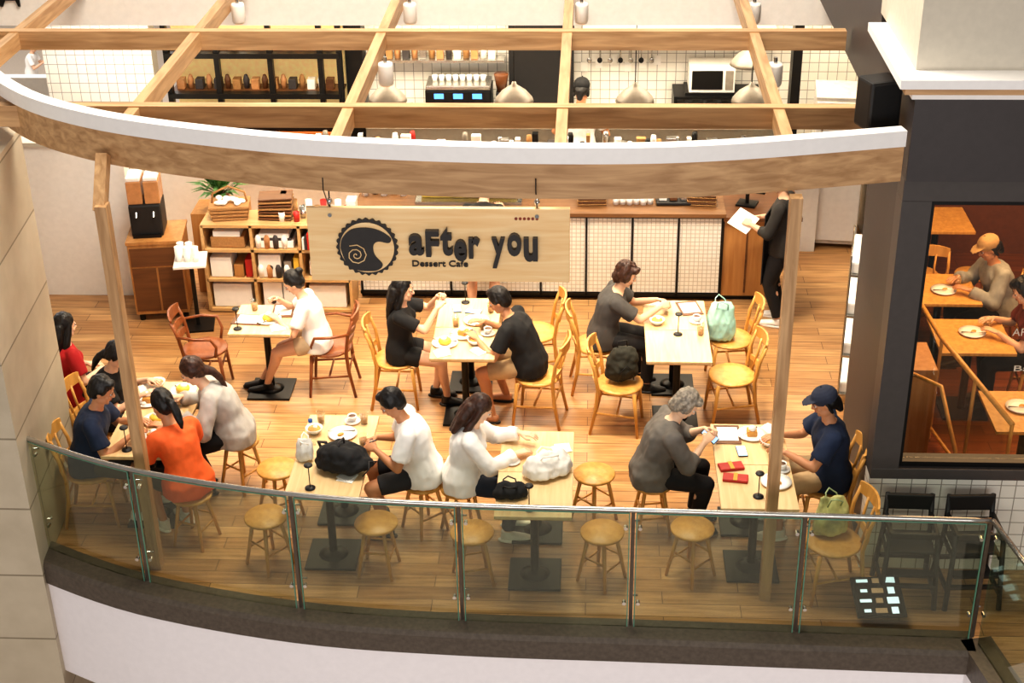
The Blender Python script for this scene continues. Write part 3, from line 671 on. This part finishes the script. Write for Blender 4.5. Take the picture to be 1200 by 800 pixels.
for z in (1.02,1.40,1.88): b.b2(-4.9,-2.88,16.48,16.6,z-.03,z+.03,black)
b.b2(-4.9,-2.88,16.9,16.98,0,2.95,M('display_back_glow','f0d08c',.5,emit=.25)); b.b2(-4.9,-2.88,16.6,16.9,1.40,1.42,darkw); b.b2(-4.9,-2.88,16.6,16.9,1.0,1.02,darkw); b.b2(-4.9,-2.88,16.6,16.9,1.9,1.92,darkw)  # back panel emits faintly in place of the cabinet's warm lighting
b.b2(-4.85,-2.9,16.42,16.47,.55,.98,M('orange_display_glow','b0602c',.5,emit=.1))  # slight emission makes the orange products look lit
for i in range(12): b.b2(-4.8+.155*i,-4.7+.155*i,16.40,16.42,.62+.12*(i%2),.74+.12*(i%2),[paper,darkw,yellow][i%3])
for i in range(51):
    mt=random.choice([jc,bask,paper,dgrey,china,darkw]); z=(1.02,1.42,1.92)[i%3]; x=-4.8+.11*(i//3)
    if i%2: b.box((x,16.74,z+.06),(.09,.12,.12),mt,bev=.006)
    else: b.lathe([(.03,0),(.04,.1),(.02,.16),(.001,.17)],(x,16.74,z),mt,10)
b.obj('display_cabinet')
b=MB(); b.b2(-.95,-.2,16.75,16.98,KZ+.01,2.95,blackp); b.obj('dark_kitchen_column')
b=MB(); b.b2(-2.84,-2.64,16.7,16.98,0,2.95,black); b.b2(2.2,2.3,16.0,16.2,0,2.95,black); b.obj('steel_posts')
b=MB(); b.box((0,0,.24),(.76,.40,.32),black,bev=.02); b.box((0,-.02,.43),(.74,.38,.05),steel,bev=.01); b.box((0,-.06,.05),(.74,.44,.06),steel,bev=.01)
for x in (-.22,.0,.22): b.cyl((x,-.22,.22),(x,-.22,.14),.035,.03,chrome); b.tube([(x,-.22,.16),(x,-.34,.15)],.012,blackp,6); b.box((x,-.203,.33),(.11,.004,.06),M('blue_led','4f8fe0',.3,emit=1.5))
for i in range(8): b.lathe([(.025,0),(.035,.06),(.032,.06),(.001,.006)],(-.28+.08*i,.0,.455),china,12)
b.obj('espresso_machine',(-1.52,16.62,KZ))
b=MB(); b.box((0,0,.1),(.16,.22,.2),black,bev=.02); b.box((0,0,.27),(.12,.14,.14),blackp,bev=.01); b.lathe([(.05,0),(.085,.2),(.08,.21),(.001,.21)],(0,0,.34),M('bean_hopper','6a4126',.2),18); b.obj('coffee_grinder',(-1.03,16.58,KZ))
b=MB(); b.b2(-.30,.30,-.2,.2,0,.03,black); b.b2(-.26,.26,-.19,.19,.03,.33,china,.01); b.b2(-.23,.12,-.2,-.188,.07,.29,black,.004); b.b2(.15,.24,-.2,-.19,.07,.29,greyL); b.obj('microwave_oven',(1.38,16.75,1.401)); 
b=MB(); b.b2(.95,1.95,16.5,16.97,1.37,1.40,black); b.b2(.95,.99,16.5,16.97,KZ,1.37,black); b.b2(1.91,1.95,16.5,16.97,KZ,1.37,black); b.b2(-2.6,-1.0,16.75,16.97,1.72,1.75,steel); b.obj('kitchen_shelving')
b=MB(); b.prism([(-.1,16.5),(2.1,16.5),(2.1,16.98),(-.1,16.98)],2.0,2.12,white); b.b2(.1,1.9,16.48,16.5,2.02,2.10,steel); b.obj('extractor_hood')
b=MB()
for x in (.0,.25,.55,.8): b.lathe([(.001,0),(.10,0),(.115,.05),(.11,.05),(.09,.01),(.001,.01)],(x,16.6,KZ),black if x>.1 else steel,18); b.tube([(x+.1,16.55,KZ+.04),(x+.2,16.42,KZ+.06)],.01,black,6)
for i in range(15): 
    mt=random.choice([china,paper,bask,steel,dgrey,jc])
    if i%2: b.lathe([(.035,0),(.04,.12),(.02,.17),(.001,.17)],(-2.55+.1*i,16.86,1.751),mt,12)
    else: b.box((-2.55+.1*i,16.86,1.751+.06),(.08,.12,.12),mt,bev=.006)
for i in range(5): b.box((1.07+.17*i,16.7,KZ+.08),(.13,.2,.14),[china,steel,paper,greyL,jc][i],bev=.01)
for i in range(8): b.lathe([(.03,0),(.035,.12),(.015,.17),(.001,.17)],(-2.5+.06*i,16.55+.1*(i%2),KZ),random.choice(pm),10)
for i in range(6): b.b2(-.12+.17*i,-.04+.17*i,16.975,16.985,1.55+.04*(i%3),1.66+.04*(i%3),[paper,china][i%2])
b.tube([(-.1,16.93,1.9),(.9,16.93,1.9)],.008,steel,6)
for i in range(7): b.tube([(-.02+.12*i,16.92,1.9),(-.02+.12*i,16.92,1.72)],.006,steel,6); b.ell((-.02+.12*i,16.92,1.70),(.03,.01,.035),[steel,black][i%2])
b.obj('kitchen_cookware')
b=MB(); prof=[(.02,.20),(.03,.17),(.06,.15),(.13,.10),(.19,.03),(.205,-.01),(.20,-.01),(.18,.03),(.12,.09),(.02,.14)]
b.lathe(prof,(0,0,0),greyL,28); b.cyl((0,0,.2),(0,0,1.05),.006,.006,black,8); b.ell((0,0,.04),(.04,.04,.05),M('bulb_warm','ffdca8',.3,emit=4)); pend=b.mesh('pendant_lamp')
for x in (-2.13,-.80,.46,1.66): put(pend,'pendant_lamp',(x,15.0,1.87))
put(pend,'pendant_lamp',(1.72,16.0,1.95))
b=MB(); b.b2(-.28,.28,-.3,.3,.05,1.75,M('fridge_steel','cfcac2',.35,.2),.01); b.b2(-.27,.27,-.32,-.3,.95,1.7,white,.006); b.b2(-.27,.27,-.32,-.3,.1,.9,white,.006); b.tube([(-.2,-.34,1.0),(-.2,-.36,1.1),(-.2,-.36,1.5),(-.2,-.34,1.6)],.012,steel,8); b.obj('refrigerator',(2.72,15.75,0),-6)
b=MB()
for z in (.1,.5,.9,1.3): b.b2(-.07,.07,-.35,.35,z,z+.02,steel); b.b2(-.06,.06,-.32,.32,z+.02,z+.13,china,.02)
for x in (-.065,.065):
    for y in (-.34,.34): b.cyl((x,y,0),(x,y,1.5),.01,.01,steel,8)
b.obj('dish_rack',(2.41,12.3,0),-11)
b=MB(); flatpoly(b,[(-5.72,3.16),(-5.70,3.22),(-5.64,3.24),(-5.56,3.24),(-5.53,3.30),(-5.50,3.27),(-5.47,3.28),(-5.50,3.22),(-5.50,3.14),(-5.52,3.14),(-5.54,3.20),(-5.64,3.20),(-5.67,3.14),(-5.69,3.14)],14.0,14.015,black); b.obj('dog_wall_decal')
# ---------------------------------------------------------------- table-top items
TZ=.75
def dessert(kind=0):
    b=MB(); b.lathe([(.001,0),(.07,0),(.115,.014),(.118,.018),(.07,.008),(.001,.006)],(0,0,0),china,28)
    if kind==0: b.ell((0,0,.03),(.06,.06,.035),yellow); b.ell((.01,0,.06),(.03,.03,.02),paper)
    if kind==1: b.box((0,0,.03),(.08,.08,.05),M('toast','d69a4a',.6),bev=.01); b.ell((.01,.0,.07),(.03,.03,.025),china); b.ell((-.06,.02,.02),(.02,.02,.015),paper)
    if kind==2: b.ell((.02,0,.015),(.03,.02,.01),M('toast','d69a4a',.6))
    b.tube([(-.09,.05,.022),(.02,-.05,.022),(.07,-.10,.025)],[.006,.002,.003],steel,6); return b.mesh('dessert_plate')
dp=[dessert(i) for i in range(3)]
for k,x,y in ((0,-2.93,12.1),(1,-1.12,11.85),(2,-1.02,12.12),(0,-1.27,11.68),(2,-1.95,10.12),(1,1.30,10.2),(0,-3.5,10.3),(1,-3.65,10.6),(0,-3.4,10.78),(1,-3.45,10.02),(2,1.42,9.52)): put(dp[k],'dessert_plate',(x,y,TZ),random.uniform(0,360))
b=MB(); b.lathe([(.001,0),(.028,0),(.036,.11),(.034,.11),(.027,.008),(.001,.008)],(0,0,0),cglass,18); b.lathe([(.001,.008),(.026,.008),(.031,.07),(.001,.07)],(0,0,0),jc,18); tum=b.mesh('drinking_glass')
for x,y in ((-3.1,12.3),(-.95,11.98),(-1.2,12.02),(1.00,11.9),(-3.62,10.15),(-3.38,10.5),(-1.8,10.3),(1.42,9.8),(-.9,12.3),(-3.7,10.42),(-1.76,9.95),(-2.15,10.3)): put(tum,'drinking_glass',(x,y,TZ))
b=MB(); b.lathe([(.001,0),(.04,0),(.04,.008),(.006,.014),(.001,.014)],(0,0,0),blackp,20); b.cyl((0,0,.01),(0,0,.2),.004,.004,black,8); b.lathe([(.001,-.008),(.03,-.008),(.034,0),(.03,.008),(.001,.008)],(0,0,.205),blackp,20); st=b.mesh('table_number_stand')
for x,y in ((-1.15,12.50),(.80,11.9),(-2.08,9.35),(-.42,9.12),(1.27,9.33),(-3.62,9.85),(-3.18,11.92)): put(st,'table_number_stand',(x,y,TZ))
b=MB(); b.box((0,0,.006),(.075,.15,.009),blackp,bev=.003); b.box((0,0,.011),(.068,.14,.001),screen); ph=b.mesh('smartphone')
for x,y,r in ((-1.22,12.36,10),(-1.06,12.3,80),(-1.9,9.9,20),(1.2,9.95,5)): put(ph,'smartphone',(x,y,TZ),r)
b=MB(); b.box((0,0,.012),(.19,.10,.024),red,bev=.008); b.box((.0,.0,.026),(.03,.1,.004),M('gold','c9a24a',.3,.8)); wl=b.mesh('wallet')
for x,y,r in ((1.10,9.72,12),(1.12,9.56,-8)): put(wl,'wallet',(x,y,TZ),r)
b=MB(); b.box((0,0,.004),(.20,.28,.006),darkw,bev=.002); b.box((0,0,.009),(.16,.2,.003),paper); mn=b.mesh('menu_card')
for x,y,r in ((1.11,10.2,0),(.93,12.42,12),(-2.83,12.29,4),(-3.12,12.10,85)): put(mn,'menu_card',(x,y,TZ),r)
b=MB(); b.lathe([(.001,0),(.035,0),(.036,.17),(.02,.2),(.016,.2),(.016,.225),(.001,.225)],(0,0,0),cglass,16); b.lathe([(.017,.2),(.018,.225),(.001,.225)],(0,0,0),M('bottle_blue','2a5ba8',.4),12); put(b.mesh('water_bottle'),'water_bottle',(-2.17,9.98,TZ))
nap=MB(); nap.box((0,0,.003),(.13,.13,.004),paper,R=Matrix.Rotation(.3,3,'Z')); nap.box((.01,.01,.008),(.12,.12,.004),paper); napm=nap.mesh('paper_napkin')
for x,y in ((-2.82,11.95),(-1.28,11.5),(-.95,11.55),(.65,12.5),(-1.82,9.5),(-.2,9.95),(1.45,10.28),(-3.3,10.2),(-3.72,10.82)): put(napm,'paper_napkin',(x,y,TZ),random.uniform(0,90))
bw=MB(); bw.lathe([(.001,0),(.03,0),(.06,.03),(.07,.055),(.065,.055),(.055,.03),(.001,.01)],(0,0,0),china,20); bw.ell((0,0,.04),(.052,.052,.025),M('toast','d69a4a',.6)); bw.ell((.01,0,.06),(.02,.02,.015),china); bwm=bw.mesh('dessert_bowl')
for x,y in ((-1.0,11.68),(-3.3,9.85),(-3.64,10.86),(-2.18,10.14),(1.42,10.05),(.62,12.1)): put(bwm,'dessert_bowl',(x,y,TZ))
cc=MB(); cc.lathe([(.001,0),(.03,.002),(.065,.01),(.067,.014),(.001,.01)],(0,0,0),china,20); cc.lathe([(.02,.012),(.035,.03),(.038,.065),(.034,.065),(.028,.02),(.001,.02)],(0,0,0),china,18); cc.lathe([(.001,.055),(.034,.055)],(0,0,0),darkw,18); cc.tube([(.036,0,.055),(.055,0,.05),(.052,0,.03),(.034,0,.025)],.004,china,6); ccm=cc.mesh('coffee_cup')
for x,y in ((-.9,11.87),(-3.45,10.6),(-1.9,10.32),(1.48,9.7),(.98,12.15),(-.58,9.75)): put(ccm,'coffee_cup',(x,y,TZ),random.uniform(0,360))
def bag(name,loc,rz,mat,sz,trim,kind='pack'):
    q=Blob(); w,d,h=sz; X=V((1,0,0)); Y=V((0,1,0))
    if kind=='pack':
        q.ell((0,0,h*.42),(w*.5,d*.5,h*.45)); q.ell((0,0,h*.22),(w*.52,d*.55,h*.25)); q.ell((0,-d*.3,h*.3),(w*.38,d*.3,h*.25)); q.ell((w*.2,0,h*.5),(w*.25,d*.4,h*.35)); q.ell((-w*.2,0,h*.5),(w*.25,d*.4,h*.35))
        vs,fs=q.remesh(.012,2,.02,11)
    else:
        q.loft([(V((0,0,0)),X,Y,w*.45,d*.42),(V((0,0,h*.12)),X,Y,w*.52,d*.5),(V((0,0,h*.5)),X,Y,w*.5,d*.42),(V((0,.01,h*.85)),X,Y,w*.42,d*.2),(V((0,.02,h)),X,Y,w*.36,d*.08)])
        vs,fs=q.remesh(.010,2,.018,14,(1,1,.5))
    b=MB(); mz=min(v.z for v in vs); b.add([v-V((0,0,mz)) for v in vs],fs,mat,True)
    h2=h*.9-mz
    if kind=='pack':
        b.tube([(-.05,0,h2-.05),(-.04,0,h2+.03),(.04,0,h2+.03),(.05,0,h2-.05)],.008,trim,6)
        b.tube([(-w*.25,-d*.5,h*.12),(-w*.2,-d*.62,h*.4),(0,-d*.55,h*.52),(w*.2,-d*.62,h*.4),(w*.25,-d*.5,h*.12)],.005,trim,6)
        b.tube([(w*.2,d*.4,h*.7),(w*.5,d*.7,h*.4),(w*.3,d*.5,h*.08)],.012,trim,6)
    else:
        for sg in (1,-1): b.tube([(-w*.2,sg*.02,h*.85),(-w*.17,sg*.05,h*1.12),(-.01,sg*.08,h*1.18),(w*.17,sg*.06,h*1.05),(w*.2,sg*.02,h*.85)],.006,trim,6)
    b.obj(name,loc,rz)
bkf=fabric('black_bag','1c1c1e',.3)
bag('backpack',(-1.87,9.62,.75),70,bkf,(.30,.42,.24),dgrey)
bag('backpack',(.30,11.58,.455),20,fabric('olive_bag','2e2d24',.3),(.30,.2,.38),black)
mint=M('mint_plastic','a7d3c4',.35,bump=.5,scale=14)
bag('shopping_bag',(1.22,12.38,.455),10,mint,(.28,.2,.36),mint,'tote')
bag('tote_bag',(-.30,9.60,.75),30,fabric('canvas_tote','ece8e0',.4,.05),(.38,.26,.17),white,'tote')
bag('handbag',(-.57,9.28,.75),5,bkf,(.26,.14,.11),black,'tote')
bag('shoulder_bag',(1.82,9.30,.455),15,fabric('pattern_bag','b9b67a',.4,.5),(.26,.16,.30),M('pale_green','a9b98a',.7),'tote')
bag('plastic_bag',(-2.18,9.75,.75),5,M('clear_plastic_bag','dcdad4',.25,bump=.6),(.14,.12,.17),white,'tote')
# ---------------------------------------------------------------- adjacent shop
b=MB(); b.box((0,0,.74),(.65,.65,.03),honey,bev=.004); b.cyl((0,0,0),(0,0,.73),.035,.035,black); b.box((0,0,.012),(.4,.4,.02),black); sht=b.mesh('shop_table')
for x,y in ((3.30,12.85),(3.38,11.9),(3.6,14.5),(3.55,10.6)): put(sht,'shop_table',(x,y,.012))
for x,y in ((3.35,13.85),(3.85,13.85),(3.6,15.05)): put(stool,'wooden_stool',(x,y,.012),30)
for x,y in ((3.32,12.8),(3.4,11.95),(3.5,10.65)): put(dp[2],'dessert_plate',(x,y,.767),40); put(tum,'drinking_glass',(x+.15,y+.1,.767))
b=MB(); b.b2(0,.34,0,.5,0,.9,cabW,.005); b.tube([(0.02,0,.92),(.30,-.3,.92),(.40,-.6,.5),(.44,-.75,.1)],.018,honey,8); b.obj('wooden_shop_bench',(2.56,11.0,.012))
b=MB(); b.tube([(2.85,13.2,1.0),(3.0,11.4,1.0),(3.25,10.0,1.0)],.022,honey,8); b.tube([(2.85,13.2,.12),(3.0,11.4,.12),(3.25,10.0,.12)],.016,honey,8)
for x,y in ((2.85,13.2),(2.925,12.3),(3.0,11.4),(3.125,10.7),(3.25,10.0)): b.cyl((x,y,.012),(x,y,1.0),.016,.016,honey,8)
b.sweep([(3.25,10.0),(3.0,11.4),(2.85,13.2)],[(-.004,.15),(-.004,.97),(.004,.97),(.004,.15)],cglass); b.obj('wooden_handrail')
for x,y,f in ((3.95,10.65,180),(4.5,10.9,200),(3.35,13.35,-90)): put(chL,'dining_chair',(x,y,.012),f-90)
b=MB()
for t,x,z in (('AFTER YOU',3.0,2.0),('SINCE 2007',3.12,1.84),('Bangkok',3.05,1.70)): text_part(b,t,x,x+.42,z,.06,9.552,M('window_lettering','d9c9b4',.6),ext=.001)
b.obj('window_lettering')
# ---------------------------------------------------------------- people
sk1=skinm('fair','e0b292'); sk2=skinm('tan','c98f68'); sk3=skinm('light','e8c0a0')
hbk=hairm('black','120e0d'); hbr=hairm('brown','3c2216'); hgy=hairm('grey','8f8679')
wh=fabric('white_tee','f0eeea',.3,.04); bk=fabric('black_top','141416'); nv=fabric('navy_tee','1d2a44'); gy=fabric('dark_grey_tee','4a4745'); gy2=fabric('grey_shirt','6b6660'); kh=fabric('khaki','b79a74'); bkp=fabric('black_trousers','1c1b1e'); rd=fabric('red_top','a81a1c'); bg=fabric('beige_shorts','c9b190'); lg=fabric('pale_grey','b9b4ae'); dk=fabric('charcoal_shorts','2d2d31')
shw=M('shoe_white','e9e6e0',.5); shb=M('shoe_black','1a1919',.5)
person('seated_woman',(-2.50,12.14),180,sk1,wh,bg,hbk,lean=16,pitch=28,hands=((.10,.36,.90),(-.10,.34,.80)),feet=((.03,.56),(-.06,.50)),female=True,legs='short_shorts',style='bun',shoe=shb,handpose=('grip','relax'),props=('fork',None),s=.93,hip=.55)
person('seated_woman',(-1.71,11.95),0,sk1,bk,bk,hbk,lean=4,pitch=8,hands=((.06,.36,1.0),(-.10,.36,1.04)),feet=((.06,.42),(-.1,.30)),female=True,legs='short_shorts',style='long',shoe=shb,handpose=('grip','grip'),props=('fork',None),s=.94,hip=.55)
person('seated_man',(-.52,11.72),168,sk2,bk,kh,hbk,lean=28,pitch=22,hands=((.14,.46,.84),(-.16,.44,.82)),feet=((.20,.28),(-.20,.30)),legs='shorts',style='short',shoe=None,fit=.008)
person('seated_man',(.14,12.26),2,sk1,gy,bkp,hbr,lean=18,pitch=22,hands=((.04,.52,.86),(-.14,.50,.84)),feet=((.1,.40),(-.1,.32)),style='messy',shoe=shb,handpose=('grip','grip'),props=(None,'phone'),fit=.006)
person('seated_man',(-1.30,9.95),186,sk2,wh,dk,hbk,lean=18,pitch=32,hands=((.10,.36,.80),(-.08,.36,.80)),feet=((.13,.34),(-.13,.30)),legs='shorts',style='short',shoe=shb,handpose=('grip','grip'),props=('phone',None),fit=.01)
person('seated_woman',(-.97,9.85),4,sk3,wh,fabric('jeans','2a3140'),hbr,lean=12,pitch=26,hands=((.08,.42,.80),(-.16,.46,.84)),feet=((.1,.34),(-.1,.36)),female=True,sleeve='long',style='longfront',shoe=shw,fit=.012,s=.97)
person('seated_man',(.51,9.98),4,sk3,gy2,bkp,hgy,lean=22,pitch=36,hands=((.06,.40,.84),(-.10,.42,.86)),feet=((.1,.34),(-.1,.36)),sleeve='threeq',style='messy',shoe=shb,handpose=('grip','grip'),props=('phone',None),fit=.016)
person('seated_man',(1.90,9.98),180,sk2,nv,kh,hbk,lean=6,pitch=20,hands=((.12,.42,.82),(-.12,.38,.81)),feet=((.14,.36),(-.12,.38)),legs='shorts',style='cap',shoe=shw,fit=.012)
person('seated_man',(-4.01,10.03),8,sk2,nv,gy,hbk,lean=18,pitch=18,hands=((.14,.38,.82),(-.12,.40,.82)),feet=((.12,.34),(-.12,.40)),legs='shorts',style='short',shoe=shw,fit=.008)
person('seated_woman',(-3.12,9.72),138,sk2,orange,gy,hbk,lean=23,pitch=22,hands=((.12,.44,.82),(-.16,.42,.82)),feet=((.10,.26),(-.10,.30)),female=True,legs='shorts',style='pony',shoe=shw,fit=.01)
person('seated_woman',(-2.92,10.50),190,sk3,lg,bkp,hbr,lean=29,pitch=24,hands=((.12,.42,.84),(-.14,.40,.82)),feet=((.1,.28),(-.1,.26)),female=True,sleeve='long',style='lowpony',shoe=shb,fit=.014)
person('seated_woman',(-4.09,10.74),-4,sk1,bk,bkp,hbk,lean=18,pitch=26,hands=((.12,.40,.82),(-.14,.38,.82)),female=True,style='lowpony',shoe=shb,s=.95,hip=.55)
person('seated_woman',(-4.53,11.13),45,sk1,rd,bkp,hbk,lean=6,pitch=10,hands=((.1,.26,.68),(-.09,.26,.68)),female=True,style='long',shoe=shb,s=.95,hip=.55)
def standp(name,loc,face,hip=.89,**k):
    person(name,loc,face,hip=hip,stand=True,feet=((.1,.02),(-.1,-.02)),**k)
standp('standing_customer',(-1.08,13.52),85,skin=sk1,top=bk,bottom=red,hair=hbr,lean=46,pitch=10,hands=((.16,.50,1.04),(-.14,.50,1.04)),female=True,style='bun',legs='shorts',shoe=shb,hip=.84)
standp('standing_waiter',(1.92,13.62),160,skin=sk1,top=M('waiter_shirt','2a2725',.8),bottom=bkp,hair=hbk,lean=4,pitch=18,hands=((.16,.30,1.05),(-.12,.32,1.08)),sleeve='threeq',style='short',shoe=shw,handpose=('grip','grip'),props=(None,'paper'),apron=bkp)
standp('barista',(-.12,16.05),80,skin=sk2,top=wh,bottom=bkp,hair=hbk,lean=8,pitch=16,hands=((.16,.28,1.16),(-.16,.28,1.16)),style='cap',shoe=shb,props=(None,None,bkf),s=1.05,hip=.94)
cap2=fabric('cap_tan','b58f5e')
person('seated_man',(3.88,12.9,.012),190,sk2,M('grey_jacket','9a9890',.8),bkp,hbk,lean=16,pitch=24,sleeve='long',style='cap',shoe=shb,props=(None,None,cap2),fit=.012)
person('seated_woman',(3.98,11.95,.012),175,sk1,M('maroon_knit','6b2a22',.8),bkp,hbk,lean=16,pitch=24,style='messy',shoe=shb,female=True)
for x,y,f in ((3.93,12.92,190),(4.02,11.95,175)): put(chL,'dining_chair',(x,y,.012),f-90)
standp('standing_man',(-13.55,34.5,-5),0,skin=sk1,top=wh,bottom=bkp,hair=hbk,hands=((.1,.35,1.15),(-.1,.35,1.15)),shoe=shw)
# ---------------------------------------------------------------- lights
def area(name,loc,size,power,col,rx=0,ry=0):
    l=bpy.data.lights.new(name,'AREA'); l.shape='RECTANGLE'; l.size,l.size_y=size; l.energy=power; l.color=col
    o=bpy.data.objects.new(name,l); SC.objects.link(o); o.location=loc; o.rotation_euler=(rad(rx),rad(ry),0); return o
area('atrium_light',(-1.0,10.5,9.0),(4,3),800,(1,.91,.78))
area('front_fill_light',(0,-4,4.0),(12,4),820,(1,.96,.95),rx=75)  # unseen fill lamp added behind the camera to brighten the fascia
area('kitchen_light',(-.8,15.6,2.9),(7,1.2),280,(1,.86,.64))
area('kitchen_light_left',(-5.4,15.3,2.9),(1.0,1),35,(1,.93,.85))
area('shop_light',(4.0,12.4,3.2),(2.5,3.5),190,(1,.62,.32))
area('corridor_light',(-14,26,7),(12,12),2600,(1,.95,.9))
for x,y in ((-3.2,12.9),(-1.65,12.9),(-.11,12.9),(1.42,12.9),(-1.65,11.3),(1.42,11.3),(-3.2,11.3),(-.11,11.3)):
    l=bpy.data.lights.new('track_spot_light','SPOT'); l.energy=160; l.color=(1,.80,.55); l.spot_size=rad(95); l.spot_blend=.8; l.shadow_soft_size=.06
    o=bpy.data.objects.new('track_spot_light',l); SC.objects.link(o); o.location=(x,y-.05,3.15)
w=bpy.data.worlds.new('world'); bpy.context.scene.world=w; w.use_nodes=True
w.node_tree.nodes['Background'].inputs[0].default_value=(1,.93,.86,1); w.node_tree.nodes['Background'].inputs[1].default_value=.28
# ---------------------------------------------------------------- camera
F=1755.0; p=rad(28); ps=rad(3.3); ro=rad(.95)
f=V((-math.sin(ps)*math.cos(p),math.cos(ps)*math.cos(p),-math.sin(p))); r0=V((math.cos(ps),math.sin(ps),0)); u0=r0.cross(f)
r=r0*math.cos(ro)-u0*math.sin(ro); u=u0*math.cos(ro)+r0*math.sin(ro)
cd=bpy.data.cameras.new('camera'); c=bpy.data.objects.new('camera',cd); SC.objects.link(c)
Mx=Matrix((r,u,-f)).transposed().to_4x4(); Mx.translation=V((0,0,7)); c.matrix_world=Mx; cd.lens=36*F/1200; cd.clip_end=200
bpy.context.scene.camera=c
bpy.context.scene.view_settings.view_transform='Standard'
bpy.context.scene.view_settings.look='Medium High Contrast'
